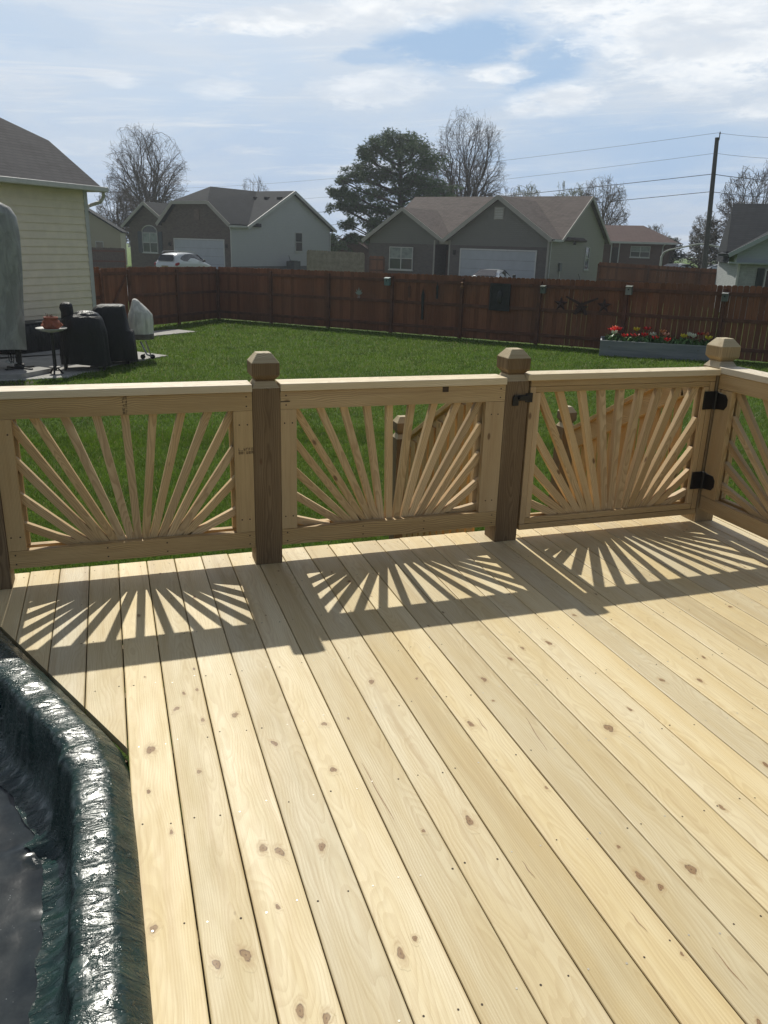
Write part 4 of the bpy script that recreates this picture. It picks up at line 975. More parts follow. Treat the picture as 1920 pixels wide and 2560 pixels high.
# -- grey house with two front gables (right of centre)
gz2 = -.72
rh = thing('house', 'grey house with two front gables and a wide garage door behind the parked sedan', 'house', (25.52, 40.42, gz2), E1A)
o_ = (0, 0, gz2)
def HB(n, mat, *boxes, h=None):
    for b in boxes:
        mb = MB((0, 0, h.location.z)); mb.box(*b); o = mb.build(n, mat, h)
    return o
HB('brick_wall', BRK_DK, (-12.67, -7.71, 0, 1.9, gz2, 1.73), (-6.65, 0, 0, 1.9, gz2, 1.73), h=rh)
mb = MB(o_); mb.prism([(-12.62, 1.731), (-7.5, 1.731), (-7.5, 2.25), (-10.0, 3.85), (-12.62, 2.1)], 'y', .02, 5); mb.build('gable_siding', SID_G, rh); mb = MB(o_); mb.prism([(-6.7, 1.731), (-.02, 1.731), (-.02, 2.25), (-3.3, 4.5), (-6.7, 2.15)], 'y', .03, 5); mb.build('gable_siding', SID_G, rh)
HB('wall', SID_T, (-12.6, -7.8, 1.92, 11.0, gz2, 2.4), (-6.6, -.006, 1.92, 11.0, gz2, 2.4), h=rh)
mb = MB(o_); mb.prism([(1.85, 2.05), (11.05, 2.05), (11.05, 2.3), (6.5, 4.82), (1.85, 2.3)], 'x', -.20, -.004); mb.build('gable_siding', SID_T, rh); mb = MB(o_); mb.prism([(1.85, 2.05), (11.05, 2.05), (11.05, 2.3), (6.5, 4.82), (1.85, 2.3)], 'x', -12.6, -12.5); mb.build('gable_siding', SID_T, rh)
HB('wall', SID_T, (-.05, .001, 0.05, 1.9, gz2, 2.1), h=rh)
HB('entry_wall', DARKDOOR, (-7.8, -6.6, 1.6, 1.75, gz2, 1.9), h=rh); HB('door', plain('entry_door', (.07, .03, .025), .5), (-7.6, -6.72, 1.53, 1.59, gz2, 1.4), h=rh); HB('porch_header', FASC, (-7.7, -6.66, .2, .35, 1.76, 2.15), h=rh)
mb = MB(o_); gable_y(mb, -13.02, -6.95, -10.0, 1.93, 2.03, 3.95, -.3, 6.2); mb.build('roof', ROOF_C, rh)
mb = MB(o_); gable_y(mb, -6.93, .25, -3.35, 2.05, 2.22, 4.65, -.32, 6.4); mb.build('roof', ROOF_C, rh)
mb = MB(o_); gable_x(mb, 1.45, 11.5, 6.5, 2.22, 4.98, -12.9, .28); mb.build('roof', ROOF_C, rh)
rake(rh, [(-13.02, 1.83), (-10.0, 3.85)], -.33, .22); rake(rh, [(-10.0, 3.85), (-6.95, 1.93)], -.335, .22)
rake(rh, [(-6.95, 1.95), (-3.35, 4.55)], -.35, .24); rake(rh, [(-3.35, 4.55), (.25, 2.12)], -.355, .24)
mb = MB(o_); mb.bar((.30, 1.45, 2.12), (.30, 6.5, 4.88), .04, .2); mb.bar((.305, 11.5, 2.12), (.305, 6.5, 4.88), .04, .2); mb.build('fascia', FASC, rh)
HB('corner_trim', FASC, (-.10, .006, -.012, .09, gz2, 2.1), (-6.66, -6.56, -.01, .05, gz2, 2.0), (-7.75, -7.66, -.012, .05, gz2, 2.0), h=rh)
mb = MB(o_); mb.box(.05, .35, 0.0, 1.5, 2.08, 2.2); mb.build('gutter', TRIMW, rh); mb = MB(o_); mb.path([(.1, .25, 2.1), (.05, .2, 1.9), (.045, .2, gz2)], .04, 6); mb.build('downspout', TRIMW, rh)
gdoor(rh, -5.75, -.80, gz2, 1.46, 0)
win(rh, -11.03, -9.24, .09, 1.52, 0, curtain=True)
mb = MB(o_); mb.box(-3.68, -3.05, -.01, .028, 3.28, 4.0); mb.build('gable_vent', FASC, rh); mb = MB(o_)
for i in range(7): mb.box(-3.62, -3.11, -.022, -.0105, 3.34 + i * .09, 3.38 + i * .09)
mb.build('vent_louvre', TRIMW, rh)
HB('wall_lamp', BLACK, (-6.28, -6.16, -.16, -.003, 1.15, 1.42), h=rh)
win(rh, 6.9, 7.75, .41, 1.85, -.004, 'y', (0, 1)); HB('wall_lamp', BLACK, (.0, .12, 4.4, 4.55, 1.95, 2.15), h=rh)
HB('meter_box', plain('meter_grey', (.16, .17, .17), .6), (.0, .14, 1.9, 2.25, .35, .85), h=rh); mb = MB(o_); mb.path([(.06, 2.07, .35), (.06, 2.07, gz2)], .035, 6); mb.build('conduit', GUT, rh)

# -- white sided house with clipped brick gable (left)
gz3 = -.62
lh = thing('house', 'white sided house with a clipped brown brick gable behind the white car', 'house', (9.04, 56.44, gz3), E1A); o3 = (0, 0, gz3)
HB('brick_wall', BRK_BR, (-6.75, -.012, 0, 1.6, gz3, 2.75), (-11.3, -6.76, 0.9, 1.8, gz3, 2.3), h=lh)
mb = MB(o3); mb.prism([(-6.5, 2.751), (-.25, 2.751), (-1.95, 4.15), (-5.1, 4.15)], 'y', .01, 1.5); mb.build('brick_gable', BRK_BR, lh); mb = MB(o3); mb.prism([(-11.3, 2.301), (-7.0, 2.301), (-7.0, 2.5), (-9.15, 4.2), (-11.3, 2.6)], 'y', .91, 3); mb.build('brick_gable', BRK_BR, lh)
HB('wall', SID_W, (-11.25, -.004, 1.81, 12.25, gz3, 2.75), h=lh); HB('wall', SID_W, (-.011, .0, 0.0, 1.8, gz3, 2.75), h=lh)
mb = MB(o3); mb.prism([(1.82, 2.7), (12.25, 2.7), (7.1, 5.2)], 'x', -.3, .003); mb.build('gable_siding', SID_W, lh)
mb = MB(o3); xr = -3.5
# garage roof: steep sides, clipped front hip
zr = 5.35
def hipfront(mb):
    A0, A1 = (-6.97, -.35, 2.68), (-5.28, -.35, 4.22); B0, B1 = (.18, -.35, 2.72), (-1.79, -.35, 4.22)
    T = (xr, 1.9, zr); TB = (xr, 7.1, zr); A0b, B0b = (-6.97, 6.5, 2.68), (.18, 1.9, 2.72)
    for poly in ([A0, A1, T, TB, A0b], [B0, B1, T, TB, (.18, 3.2, 2.72)], [A1, B1, T]):
        P = [Vector(p) for p in poly]; mb.poly(poly); mb.poly([(p[0], p[1], p[2] - .12) for p in poly])
hipfront(mb); mb.build('roof', ROOF_B, lh, fix=False)
mb = MB(o3); gable_x(mb, 1.5, 12.75, 7.1, 2.62, 5.35, -7.6, .32)
mb.poly([(-7.6, 1.5, 2.62), (-7.6, 7.1, 5.35), (-7.6, 12.75, 2.62)]); mb.build('roof', ROOF_B, lh)
mb = MB(o3); gable_x(mb, 1.6, 12.6, 7.1, 2.55, 4.9, -11.6, -7.61); mb.build('roof', ROOF_B, lh)
mb = MB(o3); gable_y(mb, -11.75, -6.62, -9.2, 2.5, 2.65, 4.25, .55, 6); mb.build('roof', ROOF_B, lh)
rake(lh, [(-6.97, 2.58), (-5.28, 4.13)], -.37, .24); rake(lh, [(-5.3, 4.13), (-1.77, 4.13)], -.375, .22); rake(lh, [(-1.79, 4.13), (.18, 2.62)], -.37, .24)
rake(lh, [(-11.75, 2.4), (-9.2, 4.15)], .52, .22); rake(lh, [(-9.2, 4.15), (-6.62, 2.55)], .515, .22)
mb = MB(o3); mb.bar((.34, 1.5, 2.52), (.34, 7.1, 5.25), .04, .22); mb.bar((.345, 12.75, 2.52), (.345, 7.1, 5.25), .04, .22); mb.build('fascia', TRIMW, lh)
HB('gutter', TRIMW, (.1, .3, -.3, 1.8, 2.5, 2.64), h=lh); mb = MB(o3); mb.path([(.1, -.2, 2.5), (.06, -.05, 2.3), (.06, -.05, gz3)], .05, 6); mb.build('downspout', TRIMW, lh); mb = MB(o3); mb.path([(.2, 12.5, 2.6), (.06, 12.2, 2.3), (.06, 12.2, gz3)], .05, 6); mb.build('downspout', TRIMW, lh)
gdoor(lh, -5.5, -.68, gz3, 1.58, 0)
win(lh, -9.85, -8.2, .55, 2.02, .9, curtain=True, arch=True)
SHUT = plain('dark_blue_shutter', (.045, .055, .07), .6)
HB('shutter', SHUT, (-10.35, -9.93, .86, .897, .5, 2.1), h=lh); HB('shutter', SHUT, (-8.12, -7.72, .86, .897, .5, 2.1), h=lh)
HB('gable_vent', plain('brown_vent', (.14, .10, .085), .8), (-3.45, -2.95, -.012, .008, 2.95, 3.7), h=lh)
HB('wall_lamp', BLACK, (-6.05, -5.92, -.15, -.003, 1.1, 1.35), h=lh); HB('wall_lamp', BLACK, (-.45, -.32, -.15, -.003, 1.1, 1.35), h=lh)
win(lh, 7.45, 8.4, .92, 2.35, 0.0, 'y', (0, 1))
HB('foundation', plain('grey_block', (.13, .13, .13), .9), (-.004, .004, 0, 12.2, gz3, gz3 + .45), h=lh)
for i in range(3):
    x = -2.9 + i * 1.25; mb = MB(o3); z = 5.35 - (7.1 - 6.0) * .4875; mb.box(x, x + .38, 5.75, 6.1, z - .25, z + .03); mb.build('roof_vent', BLACK, lh)

def ac_unit(loc, rz, label):
    t = thing('air_conditioner', label, 'air conditioner', loc, rz, 'air conditioners beside house walls')
    mb = MB(); mb.box(-.4, .4, -.4, .4, .05, .85); mb.build('case', plain('ac_grey', (.07, .075, .08), .6), t, bevel=.03)
    mb = MB(); mb.lathe([(.34, .851), (.34, .88), (.02, .89)], n=18); mb.build('fan_grille', BLACK, t)
    mb = MB(); mb.tube((-.3, 0, .88), (-.45, 0, 1.25), .02, .02, 6); mb.build('pipe', BLACK, t)
def hl(h, x, y, z=0): c, s = math.cos(E1A), math.sin(E1A); return (h[0] + x * c - y * s, h[1] + x * s + y * c, z)
ac_unit(hl((9.04, 56.44), .8, 6.2, gz3), E1A, 'dark air conditioner box against the white sided wall of the left house')
ac_unit(hl((25.52, 40.42), .9, 4.6, gz2 - .35), E1A, 'dark air conditioner beside the taupe side wall of the grey house')

# -- pale yellow house far left, brown ranch, dark shed house, pale house at right edge
yl = thing('house', 'pale yellow house gable half hidden behind the cream house and the brick gable', 'house', (-.5, 71, -.8), R(-5))
mb = MB((0, 0, 0)); mb.prism([(-4, 0), (2.35, 0), (2.35, 2.9), (-1.0, 4.9), (-4, 3.4)], 'y', 0, 7); mb.build('wall', SID_Y, yl)
mb = MB((0, 0, 0)); slabroof(mb, (2.6, -.3, 2.85), (-1.0, -.3, 5.05), (-1.0, 7.3, 5.05), (2.6, 7.3, 2.85)); slabroof(mb, (-4.2, -.3, 3.3), (-1.0, -.3, 5.05), (-1.0, 7.3, 5.05), (-4.2, 7.3, 3.3)); mb.build('roof', ROOF_B, yl)
yl2 = bpy.data.objects.new('tmp', None)
mb = MB(); mb.box(.30, .95, -.06, -.003, 1.25, 2.05); f = mb.build('window', TRIMW, yl); mb = MB(); mb.box(.36, .89, -.08, -.061, 1.31, 1.99); mb.build('pane', GLASS, f)
bpy.data.objects.remove(yl2)

ba = math.atan2(-.66, .75)
br = thing('house', 'low brown ranch house with a dull red hip roof and white framed windows', 'house', (41.14, 59.0, -.6), ba); ob = (0, 0, -.6)
HB('brick_wall', BRK_RD, (-2, 5.6, 0, 8, -.6, 2.3), h=br)
mb = MB(ob); a, b, c, d = (-2.5, -.5, 2.42), (6.25, -.5, 2.42), (6.25, 8.5, 2.42), (-2.5, 8.5, 2.42); r1, r2 = (-1.5, 4, 3.85), (2.9, 4, 3.85)
mb.poly([a, b, r2, r1]); mb.poly([b, c, r2]); mb.poly([c, d, r1, r2]); mb.poly([d, a, r1]); mb.poly([a, d, c, b]); mb.build('roof', ROOF_D, br)
HB('gutter', TRIMW, (-2.5, 6.27, -.56, -.505, 2.28, 2.44), h=br); mb = MB(ob); mb.path([(5.3, -.5, 2.3), (5.1, -.1, 2.1), (5.1, -.1, -.6)], .05, 6); mb.build('downspout', TRIMW, br)
win(br, 2.5, 4.1, 1.2, 2.1, 0, curtain=True); win(br, -.45, 0.05, 1.2, 2.1, 0, mull=(0, 1))
for x in (.9, 1.55): HB('porch_post', TRIMW, (x, x + .07, -.4, -.3, -.6, 2.28), h=br)
HB('door', DARKDOOR, (.98, 1.5, -.04, -.003, -.6, 1.95), h=br)
sh = thing('house', 'small dark gabled house between the white house and the grey house', 'house', (21.2, 68.1, -.8), E1A); 
mb = MB((0, 0, -.8)); mb.prism([(-2.4, -.8), (2.4, -.8), (2.4, .95), (0.0, 2.15), (-2.4, .95)], 'y', 0, 6); mb.build('wall', BRK_RD, sh)
mb = MB((0, 0, -.8)); gable_y(mb, -2.8, 2.8, 0, .85, .85, 2.35, -.3, 6.3); mb.build('roof', ROOF_D, sh)
mb = MB((0, 0, -.8)); mb.tube((-.9, -.35, 1.7), (-.9, -.35, 2.0), .02, .02, 6); mb.lathe([(.02, 0), (.2, .05), (.26, .12)], c=(-.9, -.4, 2.0), n=14, cap=False); mb.build('satellite_dish', BLACK, sh)
ra = math.atan2(-.57, .82)
rr_ = thing('house', 'pale blue gabled house with whitish brick and grey roof at the right edge', 'house', (24.19, 23.03, -.85), ra); orr = (0, 0, -.85)
HB('brick_wall', BRK_W, (0, 9, 0, 8, -.85, 1.36), h=rr_)
mb = MB(orr); mb.prism([(-.10, 1.361), (6.9, 1.361), (6.9, 1.7), (3.4, 3.7), (-.10, 1.7)], 'y', -.02, 3); mb.build('gable_siding', SID_B, rr_)
mb = MB(orr); mb.box(-.4, 7.1, -.3, -.03, 1.30, 1.36); mb.build('soffit', SID_B, rr_)
mb = MB(orr); gable_y(mb, -.45, 7.25, 3.4, 1.66, 1.66, 3.86, -.35, 4); mb.build('roof', ROOF_B, rr_)
mb = MB(orr); slabroof(mb, (-.45, .6, 1.75), (-.1, 4.2, 3.75), (9.5, 4.2, 3.75), (9.5, .6, 1.75)); slabroof(mb, (-.1, 7.8, 1.75), (-.1, 4.2, 3.75), (9.5, 4.2, 3.75), (9.5, 7.8, 1.75)); mb.poly([(-.46, .6, 1.74), (-.11, 4.2, 3.74), (-.11, 7.8, 1.74)]); mb.poly([(-.3, .7, 1.3), (-.3, .7, 1.74), (-.1, 7.7, 1.74), (-.1, 7.7, 1.3)]); mb.build('roof', ROOF_B, rr_)
rake(rr_, [(-.45, 1.60), (3.4, 3.80)], -.37, .16, SID_B)
mb = MB(orr); mb.box(-.012, .07, -.03, .05, -.85, 1.36); mb.build('corner_trim', TRIMW, rr_)
HB('shutter', plain('teal_black_shutter', (.012, .022, .024), .5), (.72, .98, -.05, -.003, -.85, 1.15), h=rr_)
win(rr_, 1.02, 2.0, -.5, 1.12, 0)

# more fences over there
F4 = fence((24.27, 33.0), math.atan2(29.09 - 33, 29.41 - 24.27), 3, 'dark red board fence of the neighbours, behind the long fence at the right', lambda u: 1.10 - .028 * u - 1.83, 1.83, lambda u: .002, seed=9)
F5 = fence((12.3, 46.7), math.atan2(45.75 - 46.62, 15.68 - 12.52), 1, 'pale weathered board fence between the white house and the grey house', lambda u: 1.20 - .02 * u - 1.83, 1.83, lambda u: .002, FTAN, FTAN, span=3.5, seed=10, posts=True, front=1)
F6 = fence((16.05, 45.8), R(-15), 1, 'narrow dark red fence piece beside the grey brick house', lambda u: .95 - 1.83, 1.83, lambda u: .002, seed=12, span=.9)
F7 = fence((-.9, 54.1), 0, 1, 'dull brown fence between the yellow gable and the brick house', lambda u: .95 - 1.83, 1.83, lambda u: .002, plain('dull_brown_fence', (.10, .08, .065), .9, .2), FPOST, span=2.6, seed=13)
slab('street', [(-20, 47), (60, 6), (64, 12), (-16, 54)], -1.2, -.93, plain('asphalt', (.05, .05, .052), .9, .2, 9))
mb = MB(); mb.prism([hl((9.04, 56.44), -6, -14)[:2], hl((9.04, 56.44), -.3, -14)[:2], hl((9.04, 56.44), -.3, -.1)[:2], hl((9.04, 56.44), -6, -.1)[:2]], 'z', -1.2, gz3 - .002); mb.prism([hl((25.52, 40.42), -6.2, -12)[:2], hl((25.52, 40.42), -.4, -12)[:2], hl((25.52, 40.42), -.4, -.1)[:2], hl((25.52, 40.42), -6.2, -.1)[:2]], 'z', -1.2, gz2 - .002); o = mb.build('driveway', CONC); tag(o, kind='structure')

# ------------------------------------------------------------------ cars
PAINT, pnt, pb_ = base_mat('white_car_paint', .25, .6); pb_.inputs['Base Color'].default_value = (.62, .64, .66, 1); pb_.inputs['Coat Weight'].default_value = .6
PAINT2, pnt, pb2_ = base_mat('silver_car_paint', .28, .6); pb2_.inputs['Base Color'].default_value = (.45, .48, .50, 1); pb2_.inputs['Coat Weight'].default_value = .6; pb2_.inputs['Metallic'].default_value = .3
TINT, tnt, tb_ = base_mat('tinted_glass', .05, .7); tb_.inputs['Base Color'].default_value = (.012, .014, .018, 1)
TAIL = plain('tail_light_red', (.35, .01, .015), .2); TYRE = plain('tyre_rubber', (.015, .015, .015), .8); RIMM = plain('alloy_rim', (.35, .35, .36), .3, .05, 5, .8)
def car(name, label, loc, rz, kind, paint, parts=True, group=None):
    """local +x is the nose"""
    t = thing(name, label, 'car', loc, rz, group)
    if kind == 'suv':
        L, W, top = 4.4, .91, 1.62
        # station x, z_sill, z_belt, halfwidth, roof z, roof halfwidth
        S = [(-2.2, .45, .72, .74, None), (-2.16, .35, .95, .84, None), (-2.05, .30, 1.02, .90, (1.04, .76)), (-1.93, .28, 1.03, .91, (1.34, .70)), (-1.75, .28, 1.03, .91, (1.53, .67)), (-1.2, .27, 1.02, .91, (1.60, .66)), (-.3, .26, .99, .91, (1.62, .66)), (.35, .26, .96, .91, (1.56, .64)), (.75, .26, .95, .91, (1.38, .66)), (1.2, .27, .94, .90, (1.08, .74)), (1.38, .28, .93, .89, (.955, .80)), (1.9, .30, .84, .86, None), (2.12, .35, .72, .78, None), (2.2, .42, .60, .70, None)]
    else:
        L, W, top = 4.5, .88, 1.40
        S = [(-2.25, .45, .70, .70, None), (-2.2, .35, .92, .80, None), (-1.75, .28, .96, .86, None), (-1.55, .27, .96, .87, (.985, .74)), (-1.0, .26, .94, .88, (1.26, .60)), (-.6, .26, .93, .88, (1.37, .57)), (0., .25, .92, .88, (1.40, .57)), (.4, .25, .91, .88, (1.34, .58)), (.9, .25, .90, .88, (1.08, .66)), (1.2, .26, .89, .87, (.91, .74)), (1.8, .28, .80, .84, None), (2.15, .33, .70, .78, None), (2.25, .42, .58, .68, None)]
    rings = []
    for (x, zs, zb, hw, roof) in S:
        if roof: rz_, rw = roof
        else: rz_, rw = zb + .02, hw * .80
        rings.append([(x, -hw * .92, zs), (x, -hw, zs + (zb - zs) * .35), (x, -hw * .985, zb - .06), (x, -hw * .95, zb), (x, -rw - .02, max(rz_ - .05, zb + .005)), (x, -rw * .8, rz_), (x, rw * .8, rz_), (x, rw + .02, max(rz_ - .05, zb + .005)), (x, hw * .95, zb), (x, hw * .985, zb - .06), (x, hw, zs + (zb - zs) * .35), (x, hw * .92, zs)])
    mb = MB(); mb.rings(rings, 0, True, True); body = mb.build('body', paint, t, smooth=True)
    md = body.modifiers.new('sub', 'SUBSURF'); md.levels = 1; md.render_levels = 1
    # glass
    def sidewin(pts, s):
        mb = MB(); P = []
        for (x, z) in pts:
            # interpolate cabin surface
            for i in range(len(S) - 1):
                if S[i][0] <= x <= S[i + 1][0]:
                    u = (x - S[i][0]) / (S[i + 1][0] - S[i][0]); f = lambda q: (S[i][q] * (1 - u) + S[i + 1][q] * u)
                    def rf(k):
                        a = S[i][4] or (S[i][2], S[i][3] * .9); b = S[i + 1][4] or (S[i + 1][2], S[i + 1][3] * .9); return a[k] * (1 - u) + b[k] * u
                    zb = f(2); hw = f(3) * .95; rz_, rw = rf(0), rf(1)
                    w = hw + (rw - hw) * max(0, min(1, (z - zb) / max(.05, rz_ - .05 - zb))); P.append((x, s * (w + .012), z)); break
        mb.poly(P); mb.poly([(a, b - s * .03, c) for a, b, c in P]); return mb.build('side_window', TINT, t, fix=False)
    if kind == 'suv':
        for s in (-1, 1): sidewin([(-1.55, 1.22), (-1.35, 1.36), (-.9, 1.50), (-.3, 1.54), (.25, 1.50), (.65, 1.34), (1.0, 1.08), (1.02, 1.03), (-.6, 1.06), (-1.2, 1.10)], s)
        mb = MB(); P = [(-2.10, -.62, 1.10), (-2.10, .62, 1.10), (-2.02, .66, 1.24), (-1.90, .56, 1.46), (-1.90, -.56, 1.46), (-2.02, -.66, 1.24)]; mb.poly([(a - .03, b, c) for a, b, c in P]); mb.build('rear_window', TINT, t, fix=False)
        mb = MB(); P = [(.62, -.60, 1.46), (.62, .60, 1.46), (1.28, .72, 1.03), (1.28, -.72, 1.03)]; mb.poly([(a + .03, b, c + .02) for a, b, c in P]); mb.build('windscreen', TINT, t, fix=False)
        for s in (-1, 1):
            mb = MB(); mb.prism([(-2.2, .84), (-2.14, .98), (-1.80, 1.03), (-1.78, .92), (-2.0, .83)], 'y', s * .84, s * .925); mb.build('tail_light', TAIL, t, bevel=.01)
            mb = MB(); mb.path([(-1.7, s * .60, 1.58), (-1.5, s * .60, 1.67), (-.2, s * .60, 1.69), (.4, s * .60, 1.61)], .018, 6); mb.build('roof_rail', RIMM, t)
        mb = MB(); mb.box(-2.24, -2.20, -.26, .26, .70, .82); mb.build('number_plate', plain('plate', (.3, .25, .12), .6), t)
        zm = 1.08; xm = .85
    else:
        for s in (-1, 1): sidewin([(-1.2, .99), (-.95, 1.16), (-.6, 1.28), (0, 1.31), (.38, 1.26), (.78, 1.05), (.85, .96), (-.2, .97)], s)
        mb = MB(); P = [(-1.50, -.62, 1.03), (-1.50, .62, 1.03), (-.82, .50, 1.33), (-.82, -.50, 1.33)]; mb.poly([(a - .03, b, c + .035) for a, b, c in P]); mb.build('rear_window', TINT, t, fix=False)
        mb = MB(); P = [(.45, -.52, 1.31), (.45, .52, 1.31), (1.12, .66, .96), (1.12, -.66, .96)]; mb.poly([(a + .03, b, c + .03) for a, b, c in P]); mb.build('windscreen', TINT, t, fix=False)
        for s in (-1, 1): mb = MB(); mb.box(-2.25, -2.0, s * .62, s * .84, .72, .86); mb.build('tail_light', TAIL, t, bevel=.01)
        zm = 1.0; xm = .75
    for s in (-1, 1):
        mb = MB(); mb.box(xm - .06, xm + .08, s * .90, s * 1.06, zm - .05, zm + .10); mb.build('mirror', BLACK, t, bevel=.02)
        for x in (-1.32, 1.36):
            mb = MB(); mb.tube((x, s * .93, .33), (x, s * .70, .33), .33, .33, 20); w = mb.build('wheel', TYRE, t); mb = MB(); mb.tube((x, s * .94, .33), (x, s * .931, .33), .21, .21, 16); mb.build('rim', RIMM, w)
    return t
E2A = math.atan2(.645, .764)
car('parked_suv', 'white five door crossover parked in front of the white garage door of the left house', (5.05, 48.3, -.67), E2A + .12, 'suv', PAINT).scale = (.87, .87, .95)
sed = car('parked_sedan', 'pale silver sedan roof showing above the long fence in front of the wide garage door', (20.8, 38.0, -.87), E2A + .1, 'sedan', PAINT2)
for (x, y, z, rz, lab) in ((43.0, 50.6, .55, .3, 'small distant white car under the left end of the carport'), (45.4, 48.6, .60, -.5, 'small distant white car right of the utility pole'), (47.4, 47.2, .55, -.3, 'small distant white car beside the pale blue house')):
    c = copy_tree(sed); c.location = (x, y, z - 1.05); c.rotation_euler = (0, 0, rz); tag(c, lab, 'car', 'distant white cars by the carport')
cp = thing('carport', 'low arched metal carport frame behind the utility pole', 'carport', (44.5, 50.3, -.6), math.atan2(48.73 - 52.15, 46.45 - 42.23))
mb = MB((0, 0, 0))
arc = [(-2.9, 1.9), (-2.75, 2.25), (-2.4, 2.45), (-.3, 2.95), (0.2, 2.98), (2.6, 2.55), (2.9, 2.4)]
for y in (0, 3): mb.path([(x, y, z) for x, z in arc], .05, 6)
mb.build('frame', GUT, cp)
mb = MB(); mb.rings([[(x, y, z + .05) for x, z in arc] for y in (0, 3)], 0, closed=False); mb.build('roof_sheet', plain('sheet_grey', (.12, .11, .10), .6), cp, fix=False)
for x, z in ((-2.9, 1.9), (2.9, 2.4)):
    for y in (0, 3): mb = MB(); mb.box(x - .04, x + .04, y - .04, y + .04, 0, z); mb.build('post', GUT, cp)

# ------------------------------------------------------------------ trees
BARK = plain('bark_grey_brown', (.07, .056, .047), .9, .25, 4); TWIG = plain('twig_brown', (.115, .09, .075), .9, .25, 3); TWIG2 = plain('twig_tan', (.16, .13, .10), .9, .25, 3)
def bare(base, H, Wd, seed, label, trunk=.22, n0=6, levels=4, r0=.30, tw=TWIG, name='bare_tree', kids=(8, 5, 4), lean=.6, droop=0, minr=.008):
    rr = random.Random(seed); t = thing(name, label, 'tree', base, 0, None)
    segs = []
    zc = H * (.58 if not droop else .55); Rz = H - zc; Rb = zc - H * trunk * .8
    def inside(q, f):
        v = Vector((q.x / Wd, q.y / Wd, (q.z - zc) / (Rz if q.z > zc else Rb))); k = v.length
        if k > f: v *= f / k; return Vector((v.x * Wd, v.y * Wd, zc + v.z * (Rz if v.z > 0 else Rb)))
        return q
    def grow(p, d0, tgt, r, lv):
        L = (tgt - p).length; c = p + d0 * L * .5; n = (7, 5, 4, 2)[min(lv, 3)]; pts = []
        for i in range(n + 1):
            u = i / n; q = p * (1 - u) ** 2 + c * 2 * u * (1 - u) + tgt * u * u
            if 0 < i < n: q += Vector((rr.gauss(0, 1), rr.gauss(0, 1), rr.gauss(0, 1))) * L * .018
            pts.append(q)
        for i in range(n):
            segs.append((pts[i], pts[i + 1], max(minr, r * (1 - .93 * i / n)), max(minr, r * (1 - .93 * (i + 1) / n)), lv))
        if lv >= levels - 1: return
        k = kids[min(lv, len(kids) - 1)]
        for j in range(k):
            u = .22 + .74 * (j + rr.random() * .8) / k; q = u * n; i = min(int(q), n - 1); P = pts[i].lerp(pts[i + 1], q - i); d = (pts[i + 1] - pts[i]).normalized()
            o = Vector((P.x / Wd, P.y / Wd, (P.z - zc) / Rz)); o = o.normalized() if o.length > .01 else Vector((0, 0, 1))
            nd = (d * .75 + o * .35 + Vector((rr.gauss(0, .55), rr.gauss(0, .55), rr.gauss(.05, .45) - droop))).normalized()
            T = inside(P + nd * L * rr.uniform(.34, .58), rr.uniform(.80, 1.12)); grow(P, (d + nd).normalized(), T, max(minr, r * (1 - .8 * u) * .6), lv + 1)
    top = Vector((0, 0, H * trunk)); segs.append((Vector((0, 0, -.2)), top, r0 * 1.15, r0 * .9, 0))
    nl = int(n0 * 2.6)
    for j in range(nl):
        cz = 1 - 1.15 * (j + .5) / nl; sz = math.sqrt(max(0, 1 - cz * cz)); a = j * 2.39996 + rr.uniform(-.3, .3); f = rr.choice((rr.uniform(.72, .92), rr.uniform(.9, 1.06)))
        T = Vector((Wd * sz * math.cos(a) * f, Wd * sz * math.sin(a) * f, zc + (Rz if cz > 0 else Rb) * cz * f))
        grow(Vector((0, 0, H * trunk * rr.uniform(.7, 1.0))), Vector((.35 * sz * math.cos(a), .35 * sz * math.sin(a), 1)).normalized(), T, r0 * rr.uniform(.3, .5), 0)
    kx = kz = 1
    A = MB(); B = MB()
    for (a, b, ra, rb, lv) in segs:
        a = Vector((a.x * kx, a.y * kx, a.z * kz)); b = Vector((b.x * kx, b.y * kx, b.z * kz))
        (A if lv <= 0 else B).tube(a, b, ra, rb, 5 if lv <= 1 else 3, caps=False)
    A.build('trunk', BARK, t, fix=False, smooth=True); B.build('crown', tw, t, fix=False)
    return t, segs, kx, kz
bare((5.45, 90.9, -.8), 13.4, 4.3, 21, 'large rounded bare tree behind the left brick gable', .26, 10, 4, .36, kids=(9, 6, 4), lean=1.15, minr=.0075)
bare((1.9, 81, -.8), 7.9, 1.9, 22, 'lower bare tree beside the cream house gutter, left of the large rounded one', .2, 6, 4, .2, minr=.009)
bare((3.3, 84, -.8), 7.0, 1.6, 23, 'thin bare tree in the gap between the cream house and the large rounded bare tree', .2, 5, 4, .16, minr=.009)
bare((15.8, 84.9, -.8), 9.4, 1.6, 24, 'small sparse bare tree rising over the ridge of the white sided house', .45, 6, 4, .2, kids=(4, 4, 4, 4), minr=.009)
bare((34.65, 73.9, -.8), 14.9, 4.0, 25, 'tallest bare tree, right of the dark pine', .20, 10, 4, .38, kids=(9, 6, 4), lean=1.0, minr=.0075)
bare((38.9, 74.5, -.8), 8.6, 2.6, 26, 'lower bare tree between the tallest bare tree and the willows', .25, 6, 4, .22, minr=.009)
WIL = plain('willow_twig', (.20, .20, .09), .9, .25, 3)
bare((47.1, 84.4, -.8), 9.9, 2.5, 27, 'left willow with yellowish drooping twigs above the grey house roof', .3, 7, 4, .28, WIL, 'willow_tree', kids=(8, 6, 4), lean=.9, droop=.30, minr=.014)
bare((51.35, 82.1, -.8), 10.1, 2.4, 28, 'right willow with yellowish drooping twigs, beside the fan shaped bare tree', .3, 7, 4, .28, WIL, 'willow_tree', kids=(8, 6, 4), lean=.9, droop=.30, minr=.014)
